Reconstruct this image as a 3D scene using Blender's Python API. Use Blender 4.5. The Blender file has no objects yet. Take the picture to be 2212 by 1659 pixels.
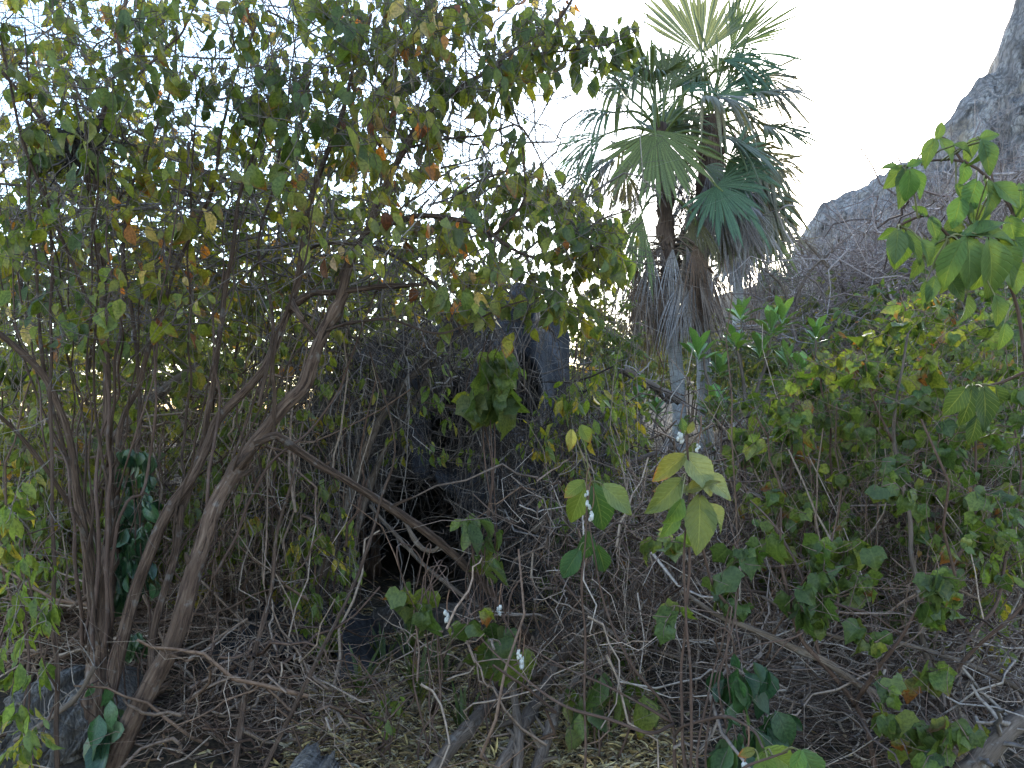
import bpy, math, random
import numpy as np
from mathutils import Vector, Matrix

RS = np.random.RandomState(11)
random.seed(11)
sc = bpy.context.scene
col = sc.collection

# ------------------------------------------------------------------ camera
FO, CX, HZ, EYE = 1805.0, 1106.0, 885.0, 1.6
cam = bpy.data.cameras.new('camera')
cam.sensor_width = 36.0
cam.lens = 36.0 * FO / 2212.0
cam.shift_y = (HZ - 829.5) / 2212.0
cam.clip_start = 0.05
cam.clip_end = 3000
cam_o = bpy.data.objects.new('camera', cam)
cam_o.location = (0, 0, EYE)
cam_o.rotation_euler = (math.radians(90), 0, 0)
col.objects.link(cam_o)
sc.camera = cam_o

# ------------------------------------------------------------------ sky, sun, exposure
SUN_EL, SUN_AZ = math.radians(17), math.radians(23)
world = bpy.data.worlds.new('World')
sc.world = world
world.use_nodes = True
nt = world.node_tree
nt.nodes.clear()
w_out = nt.nodes.new('ShaderNodeOutputWorld')
w_bg = nt.nodes.new('ShaderNodeBackground')
sky = nt.nodes.new('ShaderNodeTexSky')
sky.sky_type = 'NISHITA'
sky.sun_disc = False
sky.sun_elevation = SUN_EL
sky.sun_rotation = SUN_AZ
sky.air_density = 1.0
sky.dust_density = 0.5
sky.ozone_density = 1.0
w_bg.inputs['Strength'].default_value = 0.13
nt.links.new(sky.outputs[0], w_bg.inputs['Color'])
nt.links.new(w_bg.outputs[0], w_out.inputs['Surface'])

sun = bpy.data.lights.new('sun', 'SUN')
sun.energy = 1.5
sun.angle = math.radians(14)
sun.color = (1.0, 0.93, 0.82)
sun_o = bpy.data.objects.new('sun', sun)
sd = Vector((math.sin(SUN_AZ) * math.cos(SUN_EL), math.cos(SUN_AZ) * math.cos(SUN_EL), math.sin(SUN_EL)))
sun_o.rotation_euler = (-sd).to_track_quat('-Z', 'Y').to_euler()
sun_o.location = sd * 100
col.objects.link(sun_o)

sc.view_settings.view_transform = 'Standard'
sc.view_settings.look = 'None'
sc.view_settings.gamma = 1
sc.view_settings.use_curve_mapping = False
sc.view_settings.exposure = 2.85
sc.cycles.max_bounces = 7
sc.cycles.diffuse_bounces = 4
sc.cycles.glossy_bounces = 2
sc.cycles.transmission_bounces = 4
sc.cycles.transparent_max_bounces = 4
sc.cycles.caustics_reflective = False
sc.cycles.caustics_refractive = False


# ------------------------------------------------------------------ helpers
def P(px, py, d):
    return np.array([(px - CX) / FO * d, d, EYE + (HZ - py) / FO * d])


def sstep(a, b, x):
    t = np.clip((x - a) / (b - a), 0, 1)
    return t * t * (3 - 2 * t)


def hsh(ix, iy, iz):
    n = (ix.astype(np.int64) * 374761393 + iy.astype(np.int64) * 668265263 + iz.astype(np.int64) * 2147483647) & 0xffffffff
    n = ((n ^ (n >> 13)) * 1274126177) & 0xffffffff
    n = (n ^ (n >> 16)) & 0xffff
    return n / 65535.0


def vnoise(p):
    i = np.floor(p)
    f = p - i
    f = f * f * (3 - 2 * f)
    r = 0
    for dx in (0, 1):
        for dy in (0, 1):
            for dz in (0, 1):
                w = (f[:, 0] if dx else 1 - f[:, 0]) * (f[:, 1] if dy else 1 - f[:, 1]) * (f[:, 2] if dz else 1 - f[:, 2])
                r = r + w * hsh(i[:, 0] + dx, i[:, 1] + dy, i[:, 2] + dz)
    return r * 2 - 1


def fbm(p, oct=4, ridged=False):
    r, a, s = 0, 1.0, 0
    for k in range(oct):
        n = vnoise(p * (2.03 ** k) + 17.3 * k)
        if ridged:
            n = 1 - 2 * np.abs(n)
        r = r + a * n
        s += a
        a *= 0.5
    return r / s


def unit(v):
    return v / np.maximum(np.linalg.norm(v, axis=-1, keepdims=True), 1e-9)


def gh(x, y):
    x = np.atleast_1d(np.asarray(x, float)); y = np.atleast_1d(np.asarray(y, float))
    p = np.stack([x * 0.5, y * 0.5, x * 0], 1)
    q = np.stack([x * 2.4, y * 2.4, x * 0 + 5], 1)
    h = 0.09 * vnoise(p) + 0.035 * vnoise(q)
    h = h + sstep(8.5, 15, y) * 0.9 + sstep(7, 60, y) * sstep(0, 16, x) * 9.0 - 0.03
    return h


def gz(x, y):
    return float(gh(x, y)[0])


def link(o, parent=None):
    col.objects.link(o)
    if parent is not None:
        o.parent = parent
    return o


def tag(o, label=None, cat=None, group=None, kind=None):
    if label: o['label'] = label
    if cat: o['category'] = cat
    if group: o['group'] = group
    if kind: o['kind'] = kind
    return o


def empty(name, loc):
    o = bpy.data.objects.new(name, None)
    o.location = Vector([float(v) for v in loc])
    o.empty_display_size = 0.1
    return link(o)


def make_mesh(name, V, F, mat, tint=None, uv=None, smooth=True):
    """V (n,3), F list of int arrays (m,3)/(m,4)"""
    me = bpy.data.meshes.new(name)
    F = [np.asarray(f, dtype=np.int32) for f in F if len(f)]
    V = np.asarray(V, dtype=np.float32)
    me.vertices.add(len(V))
    me.vertices.foreach_set('co', V.ravel())
    nl = sum(f.size for f in F); npoly = sum(len(f) for f in F)
    me.loops.add(nl)
    me.loops.foreach_set('vertex_index', np.concatenate([f.ravel() for f in F]))
    me.polygons.add(npoly)
    starts, tot, o = [], [], 0
    for f in F:
        k = f.shape[1]
        starts.append(o + np.arange(len(f)) * k)
        o += f.size
    me.polygons.foreach_set('loop_start', np.concatenate(starts).astype(np.int32))
    me.polygons.foreach_set('use_smooth', np.full(npoly, smooth))
    if tint is not None:
        a = me.attributes.new('tint', 'FLOAT_COLOR', 'POINT')
        a.data.foreach_set('color', np.asarray(tint, dtype=np.float32).ravel())
    if uv is not None:
        a = me.attributes.new('luv', 'FLOAT2', 'POINT')
        a.data.foreach_set('vector', np.asarray(uv, dtype=np.float32).ravel())
    me.update(calc_edges=True)
    me.materials.append(mat)
    return me


def mesh_obj(name, V, F, mat, parent=None, base=None, **kw):
    V = np.asarray(V, float)
    if base is not None:
        V = V - np.asarray(base)[None]
    me = make_mesh(name, V, F, mat, **kw)
    return link(bpy.data.objects.new(name, me), parent)


# ------------------------------------------------------------------ materials
def new_mat(name):
    m = bpy.data.materials.new(name)
    m.use_nodes = True
    m.node_tree.nodes.clear()
    return m, m.node_tree


def N(t, typ, **kw):
    n = t.nodes.new(typ)
    for k, v in kw.items():
        setattr(n, k, v)
    return n


def mixc(t, a, b, fac, blend='MIX'):
    n = N(t, 'ShaderNodeMix', data_type='RGBA', blend_type=blend)
    for sock, v in ((n.inputs[0], fac), (n.inputs[6], a), (n.inputs[7], b)):
        if isinstance(v, (int, float)):
            sock.default_value = v
        elif isinstance(v, tuple):
            sock.default_value = (*v, 1) if len(v) == 3 else v
        else:
            t.links.new(v, sock)
    return n.outputs[2]


def math_n(t, op, a, b=None, clamp=False):
    n = N(t, 'ShaderNodeMath', operation=op, use_clamp=clamp)
    for i, v in enumerate((a, b)):
        if v is None: continue
        if isinstance(v, (int, float)): n.inputs[i].default_value = v
        else: t.links.new(v, n.inputs[i])
    return n.outputs[0]


def ramp(t, fac, stops):
    n = N(t, 'ShaderNodeValToRGB')
    e = n.color_ramp.elements
    while len(e) < len(stops): e.new(0.5)
    for el, (p, c) in zip(e, stops):
        el.position = p
        el.color = (*c, 1) if len(c) == 3 else c
    t.links.new(fac, n.inputs[0])
    return n.outputs[0]


def noise(t, vec, scale, detail=4, rough=0.55, dist=0.0):
    n = N(t, 'ShaderNodeTexNoise')
    n.inputs['Scale'].default_value = scale
    n.inputs['Detail'].default_value = detail
    n.inputs['Roughness'].default_value = rough
    n.inputs['Distortion'].default_value = dist
    if vec is not None: t.links.new(vec, n.inputs['Vector'])
    return n.outputs['Fac']


def leaf_mat(name, transl=0.52, rough=0.5, vein=0.25, spec=0.4, bump=0.0, back=0.22, mott=1.0):
    m, t = new_mat(name)
    out = N(t, 'ShaderNodeOutputMaterial')
    at = N(t, 'ShaderNodeAttribute', attribute_name='tint')
    uv = N(t, 'ShaderNodeAttribute', attribute_name='luv')
    sx = N(t, 'ShaderNodeSeparateXYZ'); t.links.new(uv.outputs['Vector'], sx.inputs[0])
    au = math_n(t, 'ABSOLUTE', sx.outputs[0])
    geo = N(t, 'ShaderNodeNewGeometry')
    nz = noise(t, geo.outputs['Position'], 38, 3)
    # brown tip/edge: alpha of tint says how far it reaches
    edge = math_n(t, 'ADD', math_n(t, 'MULTIPLY', sx.outputs[1], 0.75), math_n(t, 'MULTIPLY', math_n(t, 'MULTIPLY', au, au), 0.25))
    edge = math_n(t, 'ADD', edge, math_n(t, 'MULTIPLY', math_n(t, 'SUBTRACT', nz, 0.5), 0.7))
    br = math_n(t, 'SUBTRACT', math_n(t, 'ADD', edge, at.outputs['Alpha']), 1.0)
    br = math_n(t, 'MULTIPLY', br, 6.0, clamp=True)
    c = mixc(t, at.outputs['Color'], (0.17, 0.115, 0.035), math_n(t, 'MULTIPLY', math_n(t, 'MULTIPLY', br, 0.5), 1.0))
    br2 = math_n(t, 'MULTIPLY', math_n(t, 'SUBTRACT', math_n(t, 'ADD', edge, at.outputs['Alpha']), 1.18), 6.0, clamp=True)
    c = mixc(t, c, (0.24, 0.085, 0.025), br2)
    # mottling
    c = mixc(t, c, mixc(t, c, (0.55, 0.6, 0.5), 1.0, 'MULTIPLY'), ramp(t, noise(t, geo.outputs['Position'], 90, 3), [(0.42, (0, 0, 0)), (0.62, (mott, mott, mott))]))
    # midrib and side veins
    mid = math_n(t, 'SUBTRACT', 1.0, math_n(t, 'MULTIPLY', au, 14.0), clamp=True)
    ph = math_n(t, 'SUBTRACT', math_n(t, 'MULTIPLY', sx.outputs[1], 8.0), math_n(t, 'MULTIPLY', au, 2.4))
    fr = math_n(t, 'ABSOLUTE', math_n(t, 'SUBTRACT', math_n(t, 'FRACT', ph), 0.5))
    sv = math_n(t, 'SUBTRACT', 1.0, math_n(t, 'MULTIPLY', fr, 9.0), clamp=True)
    vv = math_n(t, 'MAXIMUM', mid, math_n(t, 'MULTIPLY', sv, 0.6))
    c = mixc(t, c, mixc(t, c, (0.12, 0.13, 0.06), 1.0, 'ADD'), math_n(t, 'MULTIPLY', vv, vein))
    # paler underside
    c = mixc(t, c, mixc(t, c, (0.16, 0.19, 0.12), 0.5), math_n(t, 'MULTIPLY', geo.outputs['Backfacing'], back * 2))
    bs = N(t, 'ShaderNodeBsdfPrincipled')
    t.links.new(c, bs.inputs['Base Color'])
    bs.inputs['Roughness'].default_value = rough
    bs.inputs['Specular IOR Level'].default_value = spec
    tr = N(t, 'ShaderNodeBsdfTranslucent')
    tc = mixc(t, c, (1.5, 1.45, 0.55), 1.0, 'MULTIPLY')
    t.links.new(tc, tr.inputs['Color'])
    if bump:
        bp = N(t, 'ShaderNodeBump'); bp.inputs['Strength'].default_value = bump; bp.inputs['Distance'].default_value = 0.003
        t.links.new(math_n(t, 'MULTIPLY', vv, -1.0), bp.inputs['Height'])
        t.links.new(bp.outputs[0], bs.inputs['Normal'])
    mx = N(t, 'ShaderNodeMixShader'); mx.inputs[0].default_value = transl
    t.links.new(bs.outputs[0], mx.inputs[1]); t.links.new(tr.outputs[0], mx.inputs[2])
    t.links.new(mx.outputs[0], out.inputs['Surface'])
    return m


def bark_mat(name, c1, c2, c3, su=12.0, sv=5.0, bump=1.0, dist=0.02, lichen=0.25, rough=0.9):
    m, t = new_mat(name)
    out = N(t, 'ShaderNodeOutputMaterial')
    uv = N(t, 'ShaderNodeAttribute', attribute_name='luv')
    sx = N(t, 'ShaderNodeSeparateXYZ'); t.links.new(uv.outputs['Vector'], sx.inputs[0])
    ang = math_n(t, 'MULTIPLY', sx.outputs[0], 2 * math.pi)
    cb = N(t, 'ShaderNodeCombineXYZ')
    t.links.new(math_n(t, 'MULTIPLY', math_n(t, 'COSINE', ang), su / 8), cb.inputs[0])
    t.links.new(math_n(t, 'MULTIPLY', math_n(t, 'SINE', ang), su / 8), cb.inputs[1])
    t.links.new(math_n(t, 'MULTIPLY', sx.outputs[1], sv), cb.inputs[2])
    f = noise(t, cb.outputs[0], 1.6, 5, 0.65, 0.6)
    geo = N(t, 'ShaderNodeNewGeometry')
    big = noise(t, geo.outputs['Position'], 5.0, 3)
    c = ramp(t, f, [(0.36, c2), (0.47, c1), (0.66, c3)])
    c = mixc(t, c, tuple(v * 0.6 for v in c1), ramp(t, big, [(0.4, (0, 0, 0)), (0.7, (0.8, 0.8, 0.8))]))
    li = ramp(t, noise(t, geo.outputs['Position'], 17, 4), [(0.6, (0, 0, 0)), (0.68, (1, 1, 1))])
    c = mixc(t, c, (0.30, 0.29, 0.28), math_n(t, 'MULTIPLY', li, lichen))
    bs = N(t, 'ShaderNodeBsdfPrincipled')
    t.links.new(c, bs.inputs['Base Color'])
    bs.inputs['Roughness'].default_value = rough
    bs.inputs['Specular IOR Level'].default_value = 0.2
    bp = N(t, 'ShaderNodeBump'); bp.inputs['Strength'].default_value = bump; bp.inputs['Distance'].default_value = dist
    t.links.new(f, bp.inputs['Height']); t.links.new(bp.outputs[0], bs.inputs['Normal'])
    t.links.new(bs.outputs[0], out.inputs['Surface'])
    return m


def tint_mat(name, rough=0.85, transl=0.0, spec=0.2):
    """colour straight from the tint attribute with fine grain"""
    m, t = new_mat(name)
    out = N(t, 'ShaderNodeOutputMaterial')
    at = N(t, 'ShaderNodeAttribute', attribute_name='tint')
    geo = N(t, 'ShaderNodeNewGeometry')
    nz = noise(t, geo.outputs['Position'], 45, 3)
    c = mixc(t, at.outputs['Color'], (0.55, 0.52, 0.5), ramp(t, nz, [(0.4, (0, 0, 0)), (0.7, (1, 1, 1))]), 'MULTIPLY')
    bs = N(t, 'ShaderNodeBsdfPrincipled')
    t.links.new(c, bs.inputs['Base Color'])
    bs.inputs['Roughness'].default_value = rough
    bs.inputs['Specular IOR Level'].default_value = spec
    if transl:
        tr = N(t, 'ShaderNodeBsdfTranslucent'); t.links.new(c, tr.inputs['Color'])
        mx = N(t, 'ShaderNodeMixShader'); mx.inputs[0].default_value = transl
        t.links.new(bs.outputs[0], mx.inputs[1]); t.links.new(tr.outputs[0], mx.inputs[2])
        t.links.new(mx.outputs[0], out.inputs['Surface'])
    else:
        t.links.new(bs.outputs[0], out.inputs['Surface'])
    return m


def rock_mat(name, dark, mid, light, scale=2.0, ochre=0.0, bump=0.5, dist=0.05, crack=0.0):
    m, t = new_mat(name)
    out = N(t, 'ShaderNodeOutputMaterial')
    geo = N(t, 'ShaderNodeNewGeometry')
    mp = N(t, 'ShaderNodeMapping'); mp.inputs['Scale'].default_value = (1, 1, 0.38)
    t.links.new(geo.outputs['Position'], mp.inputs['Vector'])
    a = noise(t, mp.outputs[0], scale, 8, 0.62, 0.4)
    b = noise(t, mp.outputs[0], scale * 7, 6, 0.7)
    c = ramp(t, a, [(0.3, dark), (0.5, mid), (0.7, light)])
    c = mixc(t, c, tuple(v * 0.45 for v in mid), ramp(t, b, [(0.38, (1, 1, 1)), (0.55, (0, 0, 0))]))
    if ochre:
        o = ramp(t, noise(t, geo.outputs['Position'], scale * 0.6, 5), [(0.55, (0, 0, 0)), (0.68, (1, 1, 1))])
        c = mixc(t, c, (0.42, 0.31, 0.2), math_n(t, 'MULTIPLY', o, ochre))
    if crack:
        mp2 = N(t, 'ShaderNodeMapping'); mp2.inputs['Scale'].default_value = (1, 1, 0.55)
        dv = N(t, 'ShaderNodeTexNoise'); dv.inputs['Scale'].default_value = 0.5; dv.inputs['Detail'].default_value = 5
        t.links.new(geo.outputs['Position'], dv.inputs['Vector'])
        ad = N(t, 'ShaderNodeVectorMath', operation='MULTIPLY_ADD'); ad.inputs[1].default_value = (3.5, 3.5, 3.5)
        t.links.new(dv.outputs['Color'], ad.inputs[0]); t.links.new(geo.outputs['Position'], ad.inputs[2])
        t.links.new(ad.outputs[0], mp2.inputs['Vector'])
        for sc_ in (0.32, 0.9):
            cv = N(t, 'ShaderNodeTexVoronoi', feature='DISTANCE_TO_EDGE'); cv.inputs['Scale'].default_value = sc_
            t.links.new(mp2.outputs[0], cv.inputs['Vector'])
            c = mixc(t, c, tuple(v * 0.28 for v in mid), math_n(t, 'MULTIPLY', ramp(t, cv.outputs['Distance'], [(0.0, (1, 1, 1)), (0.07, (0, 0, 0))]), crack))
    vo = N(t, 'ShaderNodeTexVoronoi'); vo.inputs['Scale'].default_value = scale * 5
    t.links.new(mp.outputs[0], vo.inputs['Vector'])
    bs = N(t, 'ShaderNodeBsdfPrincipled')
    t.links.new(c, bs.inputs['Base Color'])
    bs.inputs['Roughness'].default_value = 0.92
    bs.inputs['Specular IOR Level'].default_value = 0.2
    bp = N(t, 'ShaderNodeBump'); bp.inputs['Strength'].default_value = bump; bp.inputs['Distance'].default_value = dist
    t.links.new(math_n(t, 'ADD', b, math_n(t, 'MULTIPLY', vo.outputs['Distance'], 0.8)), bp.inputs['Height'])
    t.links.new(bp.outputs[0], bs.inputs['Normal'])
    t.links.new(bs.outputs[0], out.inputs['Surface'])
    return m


def ground_mat():
    m, t = new_mat('forest_floor')
    out = N(t, 'ShaderNodeOutputMaterial')
    geo = N(t, 'ShaderNodeNewGeometry')
    a = noise(t, geo.outputs['Position'], 1.6, 6, 0.6)
    b = noise(t, geo.outputs['Position'], 30, 6, 0.7)
    c = ramp(t, a, [(0.35, (0.05, 0.037, 0.027)), (0.5, (0.085, 0.062, 0.042)), (0.68, (0.13, 0.095, 0.06))])
    c = mixc(t, c, (0.035, 0.03, 0.026), ramp(t, b, [(0.4, (1, 1, 1)), (0.56, (0, 0, 0))]))
    bs = N(t, 'ShaderNodeBsdfPrincipled')
    t.links.new(c, bs.inputs['Base Color']); bs.inputs['Roughness'].default_value = 0.95
    bs.inputs['Specular IOR Level'].default_value = 0.1
    bp = N(t, 'ShaderNodeBump'); bp.inputs['Strength'].default_value = 0.8; bp.inputs['Distance'].default_value = 0.03
    t.links.new(b, bp.inputs['Height']); t.links.new(bp.outputs[0], bs.inputs['Normal'])
    t.links.new(bs.outputs[0], out.inputs['Surface'])
    return m


M = dict(
    leaf=leaf_mat('canopy_leaf'),
    big=leaf_mat('broad_leaf', transl=0.35, rough=0.6, vein=0.75, spec=0.25, bump=1.0, mott=0.35),
    glossy=leaf_mat('glossy_leaf', transl=0.22, rough=0.35, vein=0.3, spec=0.5),
    palm=leaf_mat('palm_blade', transl=0.25, rough=0.45, vein=0.0, spec=0.32, back=0.1),
    bark=bark_mat('brown_bark', (0.1, 0.06, 0.043), (0.022, 0.013, 0.01), (0.185, 0.122, 0.09)),
    smooth_bark=bark_mat('grey_bark', (0.115, 0.082, 0.064), (0.045, 0.031, 0.024), (0.195, 0.148, 0.12), su=16, sv=8, bump=0.35, dist=0.006),
    red_bark=bark_mat('reddish_stem_bark', (0.085, 0.05, 0.038), (0.04, 0.024, 0.02), (0.14, 0.09, 0.07), su=16, sv=10, bump=0.3, dist=0.004, lichen=0.1),
    palm_bark=bark_mat('palm_bark', (0.30, 0.29, 0.285), (0.17, 0.16, 0.155), (0.37, 0.36, 0.35), su=4, sv=26, bump=0.4, dist=0.01),
    palm_fibre=bark_mat('palm_fibre', (0.085, 0.055, 0.045), (0.03, 0.02, 0.017), (0.15, 0.1, 0.08), su=34, sv=3, bump=1.0, dist=0.03, lichen=0),
    twig=tint_mat('dry_twig'),
    litter=tint_mat('dry_litter', transl=0.15),
    dead=tint_mat('dead_frond', rough=0.8, transl=0.12),
    cotton=tint_mat('cotton_lint', rough=1.0, transl=0.3, spec=0.0),
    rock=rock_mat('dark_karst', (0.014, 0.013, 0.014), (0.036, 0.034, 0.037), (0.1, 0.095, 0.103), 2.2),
    rock_pale=rock_mat('pale_karst', (0.06, 0.054, 0.052), (0.17, 0.157, 0.153), (0.31, 0.295, 0.29), 5.0, bump=1.0, dist=0.03),
    rock_white=rock_mat('pale_karst_tip', (0.08, 0.068, 0.06), (0.24, 0.208, 0.187), (0.42, 0.372, 0.342), 9.0, bump=1.0, dist=0.03),
    rock_brown=rock_mat('brown_stone', (0.05, 0.04, 0.034), (0.12, 0.098, 0.085), (0.2, 0.17, 0.15), 6.0, bump=1.0, dist=0.03),
    cliff=rock_mat('cliff_limestone', (0.21, 0.18, 0.18), (0.43, 0.39, 0.385), (0.64, 0.6, 0.58), 0.55, ochre=0.6, bump=1.0, dist=0.8, crack=0.75),
    ground=ground_mat(),
)


# ------------------------------------------------------------------ tubes
def tubes(paths, radii, sides=4):
    """paths (M,K,3), radii (M,K) -> V, F, UV"""
    paths = np.asarray(paths, float); radii = np.asarray(radii, float)
    Mn, K, _ = paths.shape
    tan = unit(np.gradient(paths, axis=1))
    ch = unit(paths[:, -1] - paths[:, 0])
    ref = np.where(np.abs(ch[:, 2:3]) < 0.75, np.array([[0, 0, 1.0]]), np.array([[1.0, 0.13, 0]]))
    n1 = unit(np.cross(tan, ref[:, None, :]))
    n2 = np.cross(tan, n1)
    a = np.arange(sides) / sides * 2 * math.pi
    V = paths[:, :, None, :] + radii[:, :, None, None] * (np.cos(a)[None, None, :, None] * n1[:, :, None, :] + np.sin(a)[None, None, :, None] * n2[:, :, None, :])
    seg = np.concatenate([np.zeros((Mn, 1)), np.cumsum(np.linalg.norm(np.diff(paths, axis=1), axis=2), axis=1)], 1)
    UV = np.stack([np.broadcast_to(a / (2 * math.pi), (Mn, K, sides)), np.broadcast_to(seg[:, :, None], (Mn, K, sides))], -1)
    idx = np.arange(Mn * K * sides).reshape(Mn, K, sides)
    r = np.roll(idx, -1, axis=2)
    F = np.stack([idx[:, :-1], r[:, :-1], r[:, 1:], idx[:, 1:]], -1).reshape(-1, 4)
    return V.reshape(-1, 3), F, UV.reshape(-1, 2)


def spline(pts, n):
    pts = np.asarray(pts, float)
    q = np.vstack([2 * pts[0] - pts[1], pts, 2 * pts[-1] - pts[-2]])
    L = np.concatenate([[0], np.cumsum(np.linalg.norm(np.diff(pts, axis=0), axis=1))])
    s = np.linspace(0, L[-1], n)
    k = np.clip(np.searchsorted(L, s, 'right') - 1, 0, len(pts) - 2)
    t = ((s - L[k]) / np.maximum(L[k + 1] - L[k], 1e-9))[:, None]
    p0, p1, p2, p3 = q[k], q[k + 1], q[k + 2], q[k + 3]
    return 0.5 * (2 * p1 + (p2 - p0) * t + (2 * p0 - 5 * p1 + 4 * p2 - p3) * t ** 2 + (3 * p1 - p0 - 3 * p2 + p3) * t ** 3)


def limb(name, trace, r0, r1, mat, parent, base, sides=10, n=None, rough=0.10, wob=0.008, power=1.0, knots=3, stubs=0):
    """one stem or branch from a list of (px, py, depth); returns its centre line"""
    pts = np.array([P(*q) for q in trace]) if isinstance(trace[0], tuple) else np.asarray(trace, float)
    Ln = np.sum(np.linalg.norm(np.diff(pts, axis=0), axis=1))
    n = n or max(8, int(Ln / 0.035))
    c = spline(pts, n)
    for ax in range(3):
        c[:, ax] += wob * vnoise(np.stack([np.arange(n) * 0.16 + RS.rand() * 99, np.zeros(n), np.zeros(n) + ax * 7], 1))
    u = np.linspace(0, 1, n)
    r = r0 + (r1 - r0) * u ** power
    r = r * (1 + 0.12 * vnoise(np.stack([u * n * 0.12, u * 0 + RS.rand() * 50, u * 0], 1)))
    for k in range(knots):
        r = r * (1 + 0.22 * np.exp(-((u - RS.rand()) * Ln / 0.035) ** 2))
    V, F, UV = tubes(c[None], r[None], sides)
    d = fbm(np.stack([V[:, 0] * 34, V[:, 1] * 34, V[:, 2] * 9], 1), 3)
    cen = np.repeat(c, sides, axis=0)
    V = cen + (V - cen) * (1 + rough * 1.6 * d)[:, None]
    nb = len(V)
    xs = []
    if stubs:
        k = RS.randint(2, n - 2, stubs)
        dr = unit(rnd(stubs) + unit(c[np.minimum(k + 2, n - 1)] - c[k]) * 0.6)
        ln = r[k] * (2.0 + 3.5 * RS.rand(stubs))
        pp = c[k][:, None] + dr[:, None] * ln[:, None, None] * np.linspace(0, 1, 5)[None, :, None] + RS.randn(stubs, 5, 3) * 0.002
        xs = [tubes(pp, r[k][:, None] * np.array([0.55, 0.45, 0.38, 0.33, 0.12])[None], 6)]
    V = np.vstack([V, c[0], c[-1] + (c[-1] - c[-2]) * 0.2])
    UV = np.vstack([UV, [0, 0], [0, Ln]])
    i = np.arange(sides)
    caps = np.vstack([np.stack([(i + 1) % sides, i, np.full(sides, nb)], 1),
                      np.stack([nb - sides + i, nb - sides + (i + 1) % sides, np.full(sides, nb + 1)], 1)])
    if xs:
        F = np.vstack([F, xs[0][1] + len(V)]); V = np.vstack([V, xs[0][0]]); UV = np.vstack([UV, xs[0][2]])
    mesh_obj(name, V, [F, caps], mat, parent, base, uv=UV)
    return c


# ------------------------------------------------------------------ leaves
def pal(*rows):
    c = np.array([r[0] for r in rows], float); w = np.array([r[1] for r in rows], float)
    a = np.array([r[2] if len(r) > 2 else 0.12 for r in rows], float)
    return c, w / w.sum(), a


def quant(n, pos=None):
    """even 0..1 ranks; with positions, neighbours get similar ranks"""
    u = RS.rand(n)
    if pos is not None and n > 3:
        u = u * 0.55 + 0.75 * (0.5 + 0.5 * vnoise(pos * 2.1 + 40) + 0.25 * vnoise(pos * 6.0 + 9))
    return (np.argsort(np.argsort(u)) + 0.5) / n


def pick(p, n, q=None):
    c, w, a = p
    q = RS.rand(n) if q is None else q
    k = np.minimum(np.searchsorted(np.cumsum(w), q), len(w) - 1)
    t = 1.22 * c[k] * (1 + 0.5 * (RS.rand(n, 1) - 0.5)) * (1 + 0.16 * (RS.rand(n, 3) - 0.5))
    return np.hstack([t, (a[k] * RS.rand(n) * 2)[:, None]])


PAL = dict(
    canopy=pal(((0.054, 0.074, 0.022), 3.5, 0.22), ((0.1, 0.116, 0.025), 5, 0.26), ((0.175, 0.172, 0.03), 4.5, 0.32), ((0.42, 0.15, 0.045), 0.35), ((0.36, 0.24, 0.12), 0.25), ((0.13, 0.045, 0.025), 0.15)),
    olive=pal(((0.07, 0.09, 0.022), 3, 0.2), ((0.11, 0.128, 0.026), 5, 0.25), ((0.18, 0.172, 0.03), 4, 0.3), ((0.3, 0.2, 0.03), 0.6), ((0.36, 0.16, 0.04), 0.3)),
    lime=pal(((0.135, 0.165, 0.025), 5, 0.2), ((0.09, 0.125, 0.022), 4, 0.2), ((0.26, 0.22, 0.03), 1.5), ((0.33, 0.24, 0.03), 0.5)),
    cotton=pal(((0.05, 0.077, 0.022), 3, 0.2), ((0.066, 0.096, 0.023), 5, 0.25), ((0.094, 0.122, 0.026), 5, 0.3), ((0.13, 0.145, 0.028), 2, 0.3), ((0.2, 0.19, 0.05), 0.5, 0.6), ((0.22, 0.1, 0.04), 0.25)),
    bright=pal(((0.10, 0.2, 0.035), 4), ((0.15, 0.25, 0.045), 3), ((0.07, 0.14, 0.03), 2)),
    broad=pal(((0.062, 0.1, 0.03), 4, 0.08), ((0.08, 0.12, 0.035), 3, 0.08), ((0.05, 0.08, 0.032), 2, 0.06)),
    deep=pal(((0.022, 0.055, 0.028), 4, 0.1), ((0.035, 0.075, 0.03), 3, 0.1)),
    far=pal(((0.07, 0.085, 0.032), 5), ((0.11, 0.115, 0.04), 3), ((0.05, 0.07, 0.03), 3), ((0.18, 0.15, 0.05), 0.6)),
)


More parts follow.
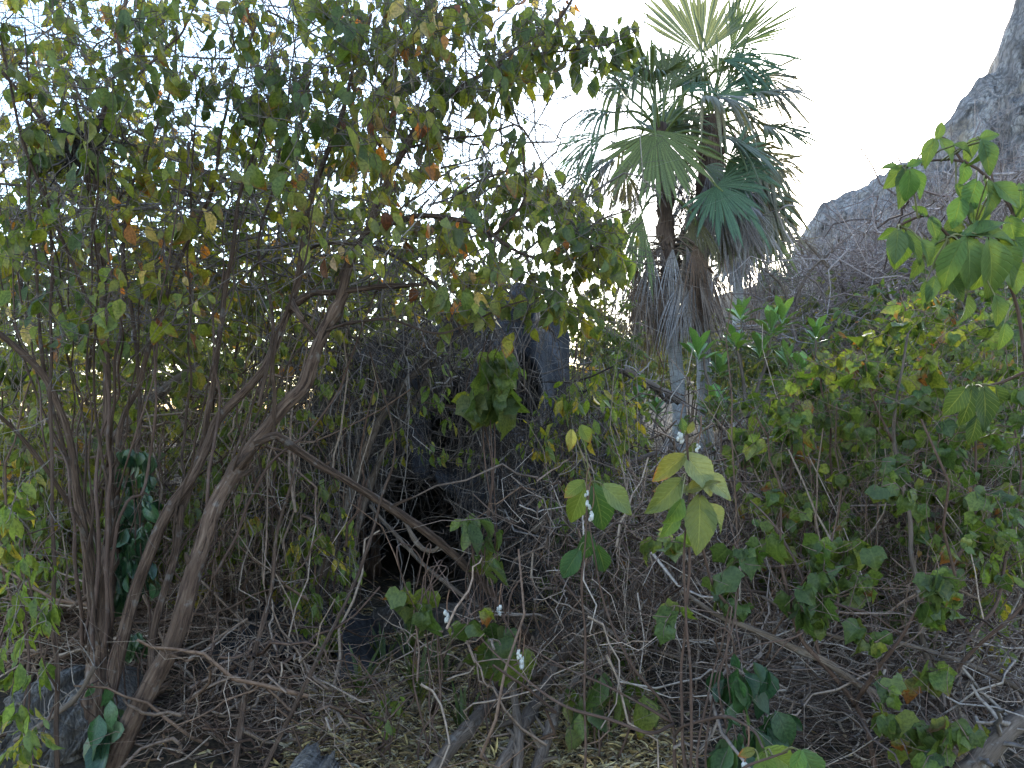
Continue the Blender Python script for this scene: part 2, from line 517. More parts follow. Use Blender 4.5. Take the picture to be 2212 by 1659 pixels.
def grid_leaf(rows, cols, w, wpos, fold, droop, tip=1.0, serr=0, wavy=0.0, twist=0.0, base_cut=0.0):
    """outline grid leaf: y 0..1 along, x across"""
    v = np.linspace(0, 1, rows + 1)
    e = math.log(0.5) / math.log(wpos)
    prof = np.sin(np.pi * np.clip(v, 0, 1) ** e) ** (0.85 if tip < 1.5 else 1.0) * w * 0.5
    prof[0] = w * (0.02 + base_cut); prof[-1] = 0.004
    u = np.linspace(-1, 1, cols + 1)
    X, Y, Z, U, Vv = [], [], [], [], []
    for j, vj in enumerate(v):
        pj = prof[j]
        if serr and 0 < j < rows:
            pj = pj * (1 + serr * (1 if j % 2 else -1))
        for ui in u:
            x = ui * pj
            z = abs(ui) * pj * fold - droop * vj ** 2 + wavy * math.sin(vj * 9 + ui * 2) * abs(ui) * w
            yy = vj - (base_cut * 1.2 * abs(ui) * max(0, 1 - vj * 5))
            a = twist * vj
            X.append(x * math.cos(a) - z * math.sin(a) * 0.5); Y.append(yy - 0.3 * droop * vj ** 3); Z.append(z * math.cos(a) + x * math.sin(a)); U.append(ui); Vv.append(vj)
    idx = np.arange((rows + 1) * (cols + 1)).reshape(rows + 1, cols + 1)
    F = np.stack([idx[:-1, :-1], idx[:-1, 1:], idx[1:, 1:], idx[1:, :-1]], -1).reshape(-1, 4)
    return np.stack([X, Y, Z], 1), F, np.stack([U, Vv], 1)


def lobed_leaf(fold, droop, lob=0.5):
    """three-pointed cotton-like leaf"""
    out = [(0, 0), (0.28, -0.08), (0.46, 0.10), (0.49, 0.32), (0.52, 0.56), (0.37, 0.58), (0.24, 0.72), (0, 1.0)]
    pts = out + [(-x, y) for x, y in out[-2:0:-1]]
    c0 = np.array([0, 0.3])
    pts = np.array(pts)
    n = len(pts)
    allp = np.vstack([[c0], c0 + (pts - c0) * 0.55, pts])
    rr = np.linalg.norm(allp - c0, axis=1)
    ripple = 0.05 * np.sin(np.arange(len(allp)) * 2.4) * (rr > 0.3)
    z = np.abs(allp[:, 0]) * fold - droop * (allp[:, 1] - 0.1) ** 2 - droop * 1.1 * allp[:, 0] ** 2 + ripple
    i = np.arange(n)
    k = (i + 1) % n
    F = np.vstack([np.stack([np.zeros(n, int), 1 + i, 1 + k], 1), np.stack([1 + i, 1 + n + i, 1 + n + k], 1), np.stack([1 + i, 1 + n + k, 1 + k], 1)])
    uv = np.stack([allp[:, 0] / 0.6, allp[:, 1]], 1)
    return np.stack([allp[:, 0] * (0.85 + lob * 0.3), allp[:, 1] - 0.3 * droop * allp[:, 1] ** 2, z], 1), F, uv


TEMPL = dict(
    ovate=[grid_leaf(4, 2, 0.48 + 0.03 * k, 0.45, f, d, twist=tw, wavy=0.03) for k, (f, d, tw) in enumerate([(0.45, 0.18, 0.2), (0.9, 0.35, -0.5), (0.3, 0.1, 0.1), (1.3, 0.28, 0.6), (0.7, -0.15, 0.4), (0.5, 0.5, -0.3)])],
    small=[grid_leaf(3, 2, 0.42, 0.45, f, d, twist=tw) for f, d, tw in [(0.4, 0.15, 0.2), (0.8, 0.35, -0.4), (0.2, 0.0, 0.1)]],
    lance=[grid_leaf(4, 2, 0.27, 0.4, f, d, twist=tw) for f, d, tw in [(0.5, 0.25, 0.3), (0.9, 0.5, -0.5), (0.3, 0.1, 0.1)]],
    lobed=[lobed_leaf(f, d, l) for f, d, l in [(0.35, 0.45, 0.5), (0.7, 0.6, 0.3), (0.15, 0.3, 0.6), (1.0, 0.6, 0.3), (0.5, 0.8, 0.4)]],
    broad=[grid_leaf(18, 6, wd, 0.4, f, d, serr=0.025, wavy=0.05, twist=tw, base_cut=0.05) for wd, f, d, tw in [(0.62, 0.3, 0.25, 0.15), (0.5, 0.6, 0.45, -0.35), (0.56, 0.25, 0.15, 0.2), (0.48, 0.8, 0.35, 0.5)]],
    oblan=[grid_leaf(5, 2, 0.36, 0.66, f, d) for f, d in [(0.4, 0.1), (0.25, 0.25), (0.5, -0.05)]],
    dot=[grid_leaf(2, 1, 0.55, 0.45, 0.3, 0.1), grid_leaf(2, 1, 0.42, 0.45, 0.3, 0.3)],
)
VARIANTS = {}


def variants(kind, palname, mat, n=20):
    key = (kind, palname, mat.name)
    if key not in VARIANTS:
        L = []
        tn = pick(PAL[palname], n, (np.arange(n) + 0.5) / n)
        for k in range(n):
            V, F, UV = TEMPL[kind][k % len(TEMPL[kind])]
            L.append(make_mesh('leaf', V, [F], mat, tint=np.repeat(tn[k:k + 1], len(V), 0), uv=UV))
        VARIANTS[key] = L
    return VARIANTS[key]


def frames(dirs, nrm):
    d = unit(dirs)
    x = unit(np.cross(d, nrm))
    z = np.cross(x, d)
    return np.stack([x, d, z], -1)          # columns


def leaves(thing, base, pos, dirs, nrm, size, kind, palname, mat, n_ind=300, mass='foliage', masslabel=None, name='leaf'):
    n = len(pos)
    if n == 0: return
    R = frames(dirs, nrm)
    base = np.asarray(base, float)
    tip = pos + unit(dirs) * size[:, None] * 0.5
    d = np.maximum(tip[:, 1], 0.3)
    px = CX + tip[:, 0] / d * FO; py = HZ - (tip[:, 2] - EYE) / d * FO
    inside = (px > 0) & (px < 2212) & (py > 0) & (py < 1659)
    score = np.where(inside, size / d, 0) * (0.8 + 0.4 * RS.rand(n))
    order = np.argsort(-score)
    ind = order[:n_ind]
    ind = ind[score[ind] > 0]
    rest = np.setdiff1d(np.arange(n), ind)
    L = variants(kind, palname, mat)
    Q = quant(n, pos)
    for i in ind:
        o = bpy.data.objects.new(name, L[min(len(L) - 1, int(Q[i] * len(L)))])
        m4 = Matrix.Identity(4)
        s = size[i]
        for a in range(3):
            for b in range(3):
                m4[a][b] = R[i, a, b] * s
            m4[a][3] = pos[i, a] - base[a]
        link(o, thing)
        o.matrix_local = m4
    if len(rest):
        Vs, Fs, Ts, Us, off = [], [], [], [], 0
        tk = RS.randint(len(TEMPL[kind]), size=len(rest))
        for k, (V, F, UV) in enumerate(TEMPL[kind]):
            sel = rest[tk == k]
            if not len(sel): continue
            W = np.einsum('nij,vj->nvi', R[sel] * size[sel][:, None, None], V) + (pos[sel] - base)[:, None, :]
            nv = len(V)
            Vs.append(W.reshape(-1, 3))
            Fs.append((F[None] + (off + np.arange(len(sel)) * nv)[:, None, None]).reshape(-1, F.shape[1]))
            Ts.append(np.repeat(pick(PAL[palname], len(sel), Q[sel]), nv, 0))
            Us.append(np.tile(UV, (len(sel), 1)))
            off += len(sel) * nv
        o = mesh_obj(mass, np.vstack(Vs), [np.vstack(Fs)], mat, thing, None, tint=np.vstack(Ts), uv=np.vstack(Us))
        o['kind'] = 'stuff'


def rnd(n, s=1.0):
    return RS.randn(n, 3) * s


def twig_mass(name, paths, radii, color, parent=None, base=None, sides=3, jit=0.5):
    V, F, UV = tubes(paths, radii, sides)
    Mn, K = paths.shape[:2]
    color = np.asarray(color, float)
    if color.ndim == 1: color = color[None].repeat(Mn, 0)
    t = color * (1 + jit * (RS.rand(Mn, 1) - 0.5))
    t = np.hstack([t, np.ones((Mn, 1))])
    o = mesh_obj(name, V, [F], M['twig'], parent, base, tint=np.repeat(t, K * sides, 0), uv=UV)
    o['kind'] = 'stuff'
    return o


def curvy(p0, p1, K=6, sag=0.0, bend=0.18, wob=0.0):
    """bunch of bent paths from p0 (n,3) to p1 (n,3)"""
    n = len(p0)
    u = np.linspace(0, 1, K)[None, :, None]
    L = np.linalg.norm(p1 - p0, axis=1)[:, None]
    mid = (p0 + p1) / 2 + rnd(n) * L * bend
    mid[:, 2] -= sag * L[:, 0]
    pth = (1 - u) ** 2 * p0[:, None] + 2 * u * (1 - u) * mid[:, None] + u ** 2 * p1[:, None]
    if wob:
        pth = pth + RS.randn(n, K, 3) * wob * L[:, :, None] * np.minimum(u * 4, 1)
    return pth


def connect(cl, pool, up=0.10, K=6):
    pool = np.asarray(pool, float)
    d0 = np.array([np.min(np.sum((pool - c) ** 2, 1)) for c in cl])
    out = np.zeros((len(cl), K, 3))
    cap = np.zeros((len(pool) + len(cl) * 4, 3)); cap[:len(pool)] = pool; m = len(pool)
    for i in np.argsort(d0):
        c = cl[i]
        dd = np.sum((cap[:m] - c) ** 2, 1) + np.where(cap[:m, 2] > c[2] + 0.15, 0.4, 0)
        q = cap[np.argmin(dd)]
        L = np.linalg.norm(c - q)
        u = np.linspace(0, 1, K)[:, None]
        mid = (q + c) / 2 + RS.randn(3) * 0.14 * L + np.array([0, 0, up * L])
        pth = (1 - u) ** 2 * q + 2 * u * (1 - u) * mid + u ** 2 * c
        out[i] = pth
        cap[m:m + 3] = pth[2:5]; m += 3
    return out


def in_poly(x, y, poly):
    r = np.zeros(len(x), bool)
    j = len(poly) - 1
    for i in range(len(poly)):
        xi, yi = poly[i]; xj, yj = poly[j]
        with np.errstate(divide='ignore', invalid='ignore'):
            c = ((yi > y) != (yj > y)) & (x < (xj - xi) * (y - yi) / (yj - yi + 1e-12) + xi)
        r ^= c
        j = i
    return r


def sample(poly, n, d0, d1, holes=(), keep=0.12):
    """points in a region seen at depths d0..d1"""
    pl = np.array(poly, float)
    out = []
    lo, hi = pl.min(0), pl.max(0)
    while len(out) < n:
        q = lo + RS.rand(n * 2, 2) * (hi - lo)
        ok = in_poly(q[:, 0], q[:, 1], poly)
        for hx, hy, rx, ry in holes:
            ins = ((q[:, 0] - hx) / rx) ** 2 + ((q[:, 1] - hy) / ry) ** 2 < 1
            ok &= ~ins | (RS.rand(len(q)) < keep)
        for a in q[ok]:
            out.append(P(a[0], a[1], d0 + RS.rand() * (d1 - d0)))
    return np.array(out[:n])


def foliate(thing, base, cl, pool, per, kind, palname, mat, size, hang=0.8, n_ind=300, twigc=(0.13, 0.1, 0.085), r=0.0028, extra=2, spread=0.05, leafname='leaf', exl=0.22, twigs=True, up=0.1):
    """twigs out to each cluster point and hanging leaves along them"""
    pth = connect(cl, pool, up)
    L = np.linalg.norm(pth[:, -1] - pth[:, 0], axis=1)
    rad = (r + 0.0022 * np.minimum(L, 1.5))[:, None] * np.linspace(1, 0.4, pth.shape[1])[None]
    n = len(cl)
    if twigs:
        ps, rs = [pth], [rad]
        for k in range(extra):
            i0 = RS.randint(2, 6, n)
            p0 = pth[np.arange(n), i0]
            p1 = p0 + unit(rnd(n) + [0, 0, 0.15]) * (exl * (0.4 + RS.rand(n, 1)))
            ps.append(curvy(p0, p1, 6, 0.0, 0.12)); rs.append(np.full((n, 1), r * 0.7) * np.linspace(1, 0.5, 6)[None])
        twig_mass('twigs', np.vstack(ps), np.vstack(rs), twigc, thing, base)
    cnt = RS.poisson(per, n) + 1
    ci = np.repeat(np.arange(n), cnt)
    t = 2.2 + RS.rand(len(ci)) * 2.8
    k0 = np.minimum(t.astype(int), 4); f = (t - k0)[:, None]
    pos = pth[ci, k0] * (1 - f) + pth[ci, k0 + 1] * f
    out = unit(rnd(len(ci)))
    pos = pos + out * spread * RS.rand(len(ci), 1)
    dirs = unit(out * (1.15 - hang) + np.array([0, 0, -1.0]) * hang + unit(pth[ci, 5] - pth[ci, 3]) * 0.25)
    nr = rnd(len(ci)); nr[:, 1] -= 0.7; nr[:, 2] += 0.5
    sz = size * (0.45 + 0.95 * RS.rand(len(ci)) ** 1.2) * (0.85 + 0.3 * RS.rand(n)[ci])
    leaves(thing, base, pos, dirs, nr, sz, kind, palname, mat, n_ind, name=leafname)


# ================================================================== SETTING
def axis(a, b, n, s):
    u = np.linspace(-1, 1, n)
    v = np.sinh(u * s) / math.sinh(s)
    return (a + b) / 2 + v * (b - a) / 2


gx = axis(-700, 700, 190, 6.2)
gy = 5 + axis(-700, 700, 190, 6.2)
GX, GY = np.meshgrid(gx, gy)
gV = np.stack([GX.ravel(), GY.ravel(), gh(GX.ravel(), GY.ravel())], 1)
gi = np.arange(190 * 190).reshape(190, 190)
gF = np.stack([gi[:-1, :-1], gi[:-1, 1:], gi[1:, 1:], gi[1:, :-1]], -1).reshape(-1, 4)
tag(mesh_obj('ground', gV, [gF], M['ground']), 'brown leaf-strewn forest floor under the scrub', None, None, 'structure')

# ---- limestone cliff far right
ridge = [(1350, 760), (1480, 735), (1600, 700), (1680, 640), (1715, 560), (1748, 482), (1774, 439), (1842, 410), (1918, 372), (2000, 333), (2017, 298), (2042, 256), (2106, 179),
         (2154, 141), (2162, 77), (2187, 26), (2215, -60), (2300, -200), (2500, -350), (2900, -420), (3500, -250), (4200, 300)]
rp = np.array(ridge, float)
NC, NR = 240, 110
cx_ = np.concatenate([np.linspace(1350, 2230, 190), np.linspace(2250, 4200, NC - 190)])
rz = np.interp(cx_, rp[:, 0], rp[:, 1])
rz = rz + 7 * vnoise(np.stack([cx_ / 22, cx_ * 0, cx_ * 0], 1)) + 4 * vnoise(np.stack([cx_ / 8, cx_ * 0 + 3, cx_ * 0], 1))
D0 = 62.0
X0 = (cx_ - CX) / FO * D0
ZR = EYE + (HZ - rz) / FO * D0
t = np.linspace(0, 1.5, NR)
Vc = np.zeros((NC, NR, 3))
for j, tj in enumerate(t):
    f = min(tj, 1.0); bk = max(0, tj - 1) / 0.5
    zb = -1.0
    z = zb + (ZR - zb) * (f if tj <= 1 else 1 - 0.55 * bk ** 1.2)
    y = D0 - 16 * (1 - f) ** 0.8 + bk * 26
    Vc[:, j] = np.stack([X0 * (y / D0 * 0.35 + 0.65), np.full(NC, y), z], 1)
Vf = Vc.reshape(-1, 3)
w = np.repeat(np.minimum(1, np.abs(1 - t) * 5 + 0.12)[None], NC, 0).ravel()
disp = 2.0 * fbm(Vf * [0.22, 0.2, 0.09], 5, True) + 1.1 * fbm(Vf * [0.8, 0.8, 0.35] + 9, 4, True) + 0.5 * fbm(Vf * [2.2, 2.2, 1.3] + 19, 3, True)
Vf[:, 1] -= disp * w * 1.3
Vf[:, 0] += 0.6 * fbm(Vf * 0.5 + 31, 3) * w
Vf[:, 2] += 0.35 * fbm(Vf * 0.9 + 70, 3)
ci = np.arange(NC * NR).reshape(NC, NR)
cF = np.stack([ci[:-1, :-1], ci[1:, :-1], ci[1:, 1:], ci[:-1, 1:]], -1).reshape(-1, 4)
tag(mesh_obj('cliff', Vf, [cF], M['cliff']), 'grey limestone cliff rising at the right behind the scrub', None, None, 'structure')
cliff_front = Vf.reshape(NC, NR, 3)


# ---- karst rocks: a front sheet and a back sheet joined round the edge
def outcrop(name, label, top, zlow, d, thick, caves, mat, lean=0.25, rough=0.4, nx=110, nz=90, cat='rock', group=None, freq=1.0):
    tp = np.array(top, float)
    k = d / FO
    xs = np.linspace(tp[0, 0], tp[-1, 0], nx)
    zt = np.interp(xs, tp[:, 0], tp[:, 1])
    zt = zt + (14 * vnoise(np.stack([xs / 17, xs * 0, xs * 0 + d], 1)) + 9 * np.abs(vnoise(np.stack([xs / 7, xs * 0 + 4, xs * 0], 1)))) / freq
    XW = (xs - CX) * k
    ZT = EYE + (HZ - zt) * k
    v = np.linspace(0, 1, nz)
    Z = zlow + (ZT - zlow)[:, None] * v[None]
    X = np.repeat(XW[:, None], nz, 1)
    u = np.linspace(-1, 1, nx)[:, None]
    hump = (1 - np.abs(u) ** 5) * (1 - v[None] ** 6)
    pts = np.stack([X.ravel() * 2.2 * freq, np.zeros(X.size) + d, Z.ravel() * 0.8 * freq], 1)
    n1 = fbm(pts, 5, True).reshape(nx, nz)
    n2 = fbm(pts * [3.5, 1, 2.6] + 40, 4).reshape(nx, nz)
    jag = fbm(pts * [2.2, 1, 1.7] + 11, 5, True).reshape(nx, nz) if freq > 1.5 else 0
    Y = d + lean * (Z - zlow) - rough * n1 - 0.35 * rough * n2 - 0.55 * rough * jag + (1 - hump) * thick * 0.45
    for (qx, qy, rx, ry, dep) in caves:
        qX = (qx - CX) * k; qZ = EYE + (HZ - qy) * k
        g = ((X - qX) / (rx * k)) ** 2 + ((Z - qZ) / (ry * k)) ** 2
        Y = Y + dep * (1 - sstep(0.55, 1.15, g + 0.35 * n2))
    Yb = np.maximum(Y + 0.15, d + thick + 0.3 * n1 + (1 - hump) * -0.35 * thick)
    Xn = X + (0.35 if freq < 1.5 else 0.1) * rough * fbm(pts * 1.6 + 80, 4).reshape(nx, nz)
    Vs = np.vstack([np.stack([Xn, Y, Z], -1).reshape(-1, 3), np.stack([Xn, Yb, Z], -1).reshape(-1, 3)])
    a = np.arange(nx * nz).reshape(nx, nz); b = a + nx * nz
    F1 = np.stack([a[:-1, :-1], a[1:, :-1], a[1:, 1:], a[:-1, 1:]], -1).reshape(-1, 4)
    F2 = np.stack([b[:-1, :-1], b[:-1, 1:], b[1:, 1:], b[1:, :-1]], -1).reshape(-1, 4)
    ed = [np.stack([a[:-1, -1], a[1:, -1], b[1:, -1], b[:-1, -1]], 1), np.stack([a[0, 1:], a[0, :-1], b[0, :-1], b[0, 1:]], 1)[:, ::-1],
          np.stack([a[-1, :-1], b[-1, :-1], b[-1, 1:], a[-1, 1:]], 1)]
    bs = np.array([XW.mean(), d, gz(XW.mean(), d)])
    o = mesh_obj(name, Vs, [np.vstack([F1, F2] + ed)], mat, None, bs)
    o.location = Vector(bs.tolist())
    return tag(o, label, cat, group)


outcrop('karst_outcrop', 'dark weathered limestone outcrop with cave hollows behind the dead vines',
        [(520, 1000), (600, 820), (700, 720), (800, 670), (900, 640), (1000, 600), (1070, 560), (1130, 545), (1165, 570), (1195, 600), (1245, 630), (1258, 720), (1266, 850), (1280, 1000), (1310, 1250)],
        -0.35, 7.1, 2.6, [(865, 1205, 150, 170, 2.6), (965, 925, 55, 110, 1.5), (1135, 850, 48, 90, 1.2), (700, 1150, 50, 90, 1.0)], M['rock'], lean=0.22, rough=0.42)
outcrop('low_rock_ledge', 'low dark rock ledge with a hollow under the stick pile, beside the leaning trunk',
        [(360, 1470), (430, 1400), (520, 1370), (620, 1380), (700, 1390), (760, 1440), (800, 1500)],
        -0.35, 4.9, 1.2, [(640, 1480, 75, 60, 0.9), (470, 1500, 40, 40, 0.5)], M['rock'], lean=0.3, rough=0.2, nx=70, nz=50, freq=2.0)
outcrop('pale_boulder', 'pale jagged limestone boulder at the foot of the upright trunk, lower left',
        [(-60, 1550), (20, 1520), (70, 1540), (120, 1500), (150, 1545), (190, 1590), (220, 1650)],
        -0.3, 3.75, 0.6, [(60, 1560, 30, 30, 0.15)], M['rock_white'], lean=0.5, rough=0.24, nx=170, nz=120, freq=4.0)
outcrop('grey_rock_tip', 'tip of a grey jagged rock at the bottom edge, right of the leaning trunk',
        [(585, 1730), (605, 1695), (635, 1680), (665, 1688), (690, 1678), (705, 1700), (720, 1740)],
        -0.12, 3.25, 0.22, [], M['rock_white'], lean=0.15, rough=0.16, nx=130, nz=80, freq=5.0)


def stone(px, d, w, h, label, mat, seed):
    n, m_ = 22, 14
    th = np.linspace(0, 2 * math.pi, n, endpoint=False); ph = np.linspace(-0.5, math.pi / 2, m_)
    T, H = np.meshgrid(th, ph)
    q = np.stack([np.cos(T) * np.cos(H), np.sin(T) * np.cos(H), np.sin(H)], -1).reshape(-1, 3)
    r = 1 + 0.28 * fbm(q * 1.7 + seed * 3.1, 4, True)
    V = np.sign(q) * np.abs(q) ** 0.75 * r[:, None] * np.array([w / 2, w * 0.4, h])
    i = np.arange(n * m_).reshape(m_, n)
    F = np.stack([i[:-1], np.roll(i, -1, 1)[:-1], np.roll(i, -1, 1)[1:], i[1:]], -1).reshape(-1, 4)
    o = mesh_obj('stone', V, [F], mat)
    x = (px - CX) / FO * d
    o.location = (x, d, gz(x, d) - 0.02)
    o.rotation_euler = (0, 0, seed)
    tag(o, label, 'stone', 'stones at the back of the clearing')


stone(845, 6.35, 0.34, 0.17, 'brown squarish stone under the lobed leaf cluster at the cave mouth', M['rock_brown'], 1)
stone(905, 6.3, 0.2, 0.1, 'small pale stone between the two larger stones at the clearing back', M['rock_brown'], 2)
stone(985, 6.2, 0.42, 0.2, 'rounded brown boulder behind the white cotton tuft at the clearing back', M['rock_brown'], 3)
stone(1215, 6.1, 0.4, 0.18, 'grey stone between the two crossing limbs', M['rock_brown'], 4)
stone(860, 5.7, 0.18, 0.08, 'small grey stone in front of the cave-mouth stones', M['rock_brown'], 5)


# ================================================================== PALMS
def fan(hub, D, Nn, R, span, nseg, droop, split, tint, gravity=0.35, ragged=0.17, wid=1.0, K=8):
    R3 = frames(np.array([D]), np.array([Nn]))[0]
    th = np.linspace(-span / 2, span / 2, nseg) + RS.randn(nseg) * 0.015
    Ls = R * (0.72 + 0.28 * np.cos(th * 0.75)) * (1 + ragged * RS.randn(nseg))
    t = np.linspace(0.03, 1, K)
    half = span / nseg * 0.62
    dirs = np.stack([np.sin(th), np.cos(th), np.zeros(nseg)], 1) @ R3.T
    side = np.stack([np.cos(th), -np.sin(th), np.zeros(nseg)], 1) @ R3.T
    nz_ = R3[:, 2]
    wv = np.where(t < split, t * math.tan(half), split * math.tan(half) * np.clip((1 - t) / (1 - split), 0, 1) ** 0.8)
    g = (droop * 1.25 * (1 + 0.6 * RS.randn(nseg)))[:, None] * np.clip(t - 0.25, 0, 1)[None] ** 1.8
    ctr = hub + dirs[:, None] * (Ls[:, None] * t[None])[:, :, None]
    ctr[:, :, 2] -= g * Ls[:, None]
    # drooping tips pull in a little
    ctr = ctr - dirs[:, None] * (np.clip(g, 0, 1.2) * Ls[:, None] * gravity)[:, :, None]
    # cup of the blade
    ctr = ctr + nz_ * (np.abs(th)[:, None, None] * Ls[:, None, None] * t[None, :, None] * 0.10)
    W = (Ls[:, None] * wv[None])[:, :, None] * side[:, None] * wid
    ridge_ = nz_ * (Ls[:, None] * wv[None] * 0.55)[:, :, None]
    V = np.stack([ctr - W, ctr + ridge_, ctr + W], 2)            # S,K,3,3
    idx = np.arange(nseg * K * 3).reshape(nseg, K, 3)
    F = np.stack([idx[:, :-1, :-1], idx[:, :-1, 1:], idx[:, 1:, 1:], idx[:, 1:, :-1]], -1).reshape(-1, 4)
    tt = np.repeat((np.asarray(tint) * (1 + 0.35 * (RS.rand(nseg, 1) - 0.5)))[:, None], K * 3, 1).reshape(-1, 3)
    tt = tt.reshape(nseg, K, 3, 3) * np.array([0.85, 1.55, 0.85])[None, None, :, None]
    tt = np.hstack([tt.reshape(-1, 3), np.zeros((nseg * K * 3, 1))])
    uv = np.stack([np.broadcast_to(np.array([-1, 0, 1.0])[None, None], (nseg, K, 3)), np.broadcast_to(t[None, :, None], (nseg, K, 3))], -1).reshape(-1, 2)
    return V.reshape(-1, 3), F, tt, uv


def frond(thing, base, hub, start, ang, dy, face, R, span=2.3, nseg=30, droop=0.35, split=0.72, tint=(0.05, 0.085, 0.05), dead=False, pet=True, wid=1.0):
    a = math.radians(ang)
    D = unit(np.array([math.cos(a), dy, math.sin(a)]))
    f = math.radians(face)
    Nn = np.array([0.15 * RS.randn(), -math.cos(f), math.sin(f)])
    V, F, tt, uv = fan(hub, D, Nn, R, span, nseg, droop, split, tint, wid=wid)
    o = mesh_obj('dead_frond' if dead else 'frond', V, [F], M['dead'] if dead else M['palm'], thing, base, tint=tt, uv=uv)
    if pet:
        mid = (hub + start) / 2 + np.array([0, 0, 0.12 * np.linalg.norm(hub - start)])
        pth = spline([start, mid, hub, hub + D * R * 0.16], 9)
        Vp, Fp, Up = tubes(pth[None], np.linspace(0.026, 0.014, 9)[None], 5)
        c = (0.16, 0.11, 0.07) if dead else (0.17, 0.2, 0.07)
        p = mesh_obj('petiole', Vp, [Fp], M['dead'] if dead else M['palm'], o, base, tint=np.tile([*c, 0], (len(Vp), 1)), uv=Up)
    return o


def skirt(thing, base, axis_pts, n, R, tints, rtrunk=0.12, spread=0.3, span=0.9, nseg=16, off=0.1):
    """dead fronds folded down round the trunk"""
    for k in range(n):
        u = RS.rand()
        c = axis_pts[0] + (axis_pts[1] - axis_pts[0]) * u
        a = RS.rand() * 2 * math.pi
        out = np.array([math.cos(a), math.sin(a), 0])
        hub = c + out * (rtrunk + off + 0.18 * RS.rand())
        D = unit(out * spread * (0.5 + RS.rand()) + np.array([0, 0, -1]) + 0.15 * RS.randn(3))
        V, F, tt, uv = fan(hub, D, out + 0.2 * RS.randn(3), R * (0.75 + 0.5 * RS.rand()), span * (0.7 + 0.6 * RS.rand()), nseg, 0.35, 0.38, tints[RS.randint(len(tints))], wid=0.75, ragged=0.2, K=7)
        o = mesh_obj('dead_frond', V, [F], M['dead'], thing, base, tint=tt, uv=uv)
        st = c + out * rtrunk * 0.8 + np.array([0, 0, 0.12])
        pth = spline([st, (st + hub) / 2 + [0, 0, 0.06], hub], 6)
        Vp, Fp, Up = tubes(pth[None], np.full((1, 6), 0.013), 4)
        mesh_obj('petiole', Vp, [Fp], M['dead'], o, base, tint=np.tile([0.16, 0.11, 0.08, 0], (len(Vp), 1)), uv=Up)


BROWN = [(0.13, 0.075, 0.042), (0.17, 0.125, 0.1), (0.075, 0.045, 0.03), (0.2, 0.165, 0.145), (0.1, 0.06, 0.04)]
GREY = [(0.2, 0.18, 0.18), (0.15, 0.12, 0.115), (0.1, 0.075, 0.065), (0.26, 0.24, 0.235)]
GRN, GRN2, LITE, DUSK = (0.055, 0.068, 0.028), (0.072, 0.088, 0.03), (0.125, 0.13, 0.07), (0.11, 0.098, 0.066)


def palm(label, trunk, r0, r1, fibre, fr, sk, d, extra=9, exR=0.85):
    b = P(*trunk[0]); b[2] = gz(b[0], b[1])
    th = empty('fan_palm', b)
    tag(th, label, 'palm tree', 'fan palms in front of the cliff')
    pts = [np.array([b[0], b[1], b[2] - 0.15])] + [P(*q) for q in trunk[1:]]
    limb('trunk', np.array(pts), r0, r1, M['palm_bark'], th, b, sides=14, rough=0.03, wob=0.01, knots=0)
    if fibre:
        limb('fibre_sheath', [P(*q) for q in fibre[0]], fibre[1], fibre[2], M['palm_fibre'], th, b, sides=14, rough=0.28, wob=0.02)
    top = P(*trunk[-1])
    for q in fr:
        hx, hy, sx_, sy_, ang, dy, face, Rp = q[:8]
        kw = q[8] if len(q) > 8 else {}
        dd = d + kw.pop('dz', -0.15)
        frond(th, b, P(hx, hy, dd), P(sx_, sy_, d), ang, dy, face, Rp * d / FO, **kw)
    for k in range(extra):                      # the rest of the crown, all round
        a = k / extra * 2 * math.pi + 0.35 * RS.rand()
        el = -0.5 + 1.7 * ((k * 7) % extra) / extra
        out = np.array([math.cos(a), math.sin(a) + 0.25, el])
        hub = top + unit(out) * exR * (0.75 + 0.3 * RS.rand()) + [0, 0, -0.05]
        frond(th, b, hub, top - [0, 0, 0.1], math.degrees(math.atan2(el - 0.35, math.cos(a))), math.sin(a), 40 + 30 * RS.rand(), exR * 1.08, droop=0.3 + 0.5 * RS.rand(), tint=[GRN, GRN2, GRN, DUSK][k % 4], span=1.7 + 0.8 * RS.rand())
    for (p0, p1, n, Rp, tints, kw) in sk:
        skirt(th, b, (P(*p0), P(*p1)), n, Rp * d / FO, tints, **kw)
    return th


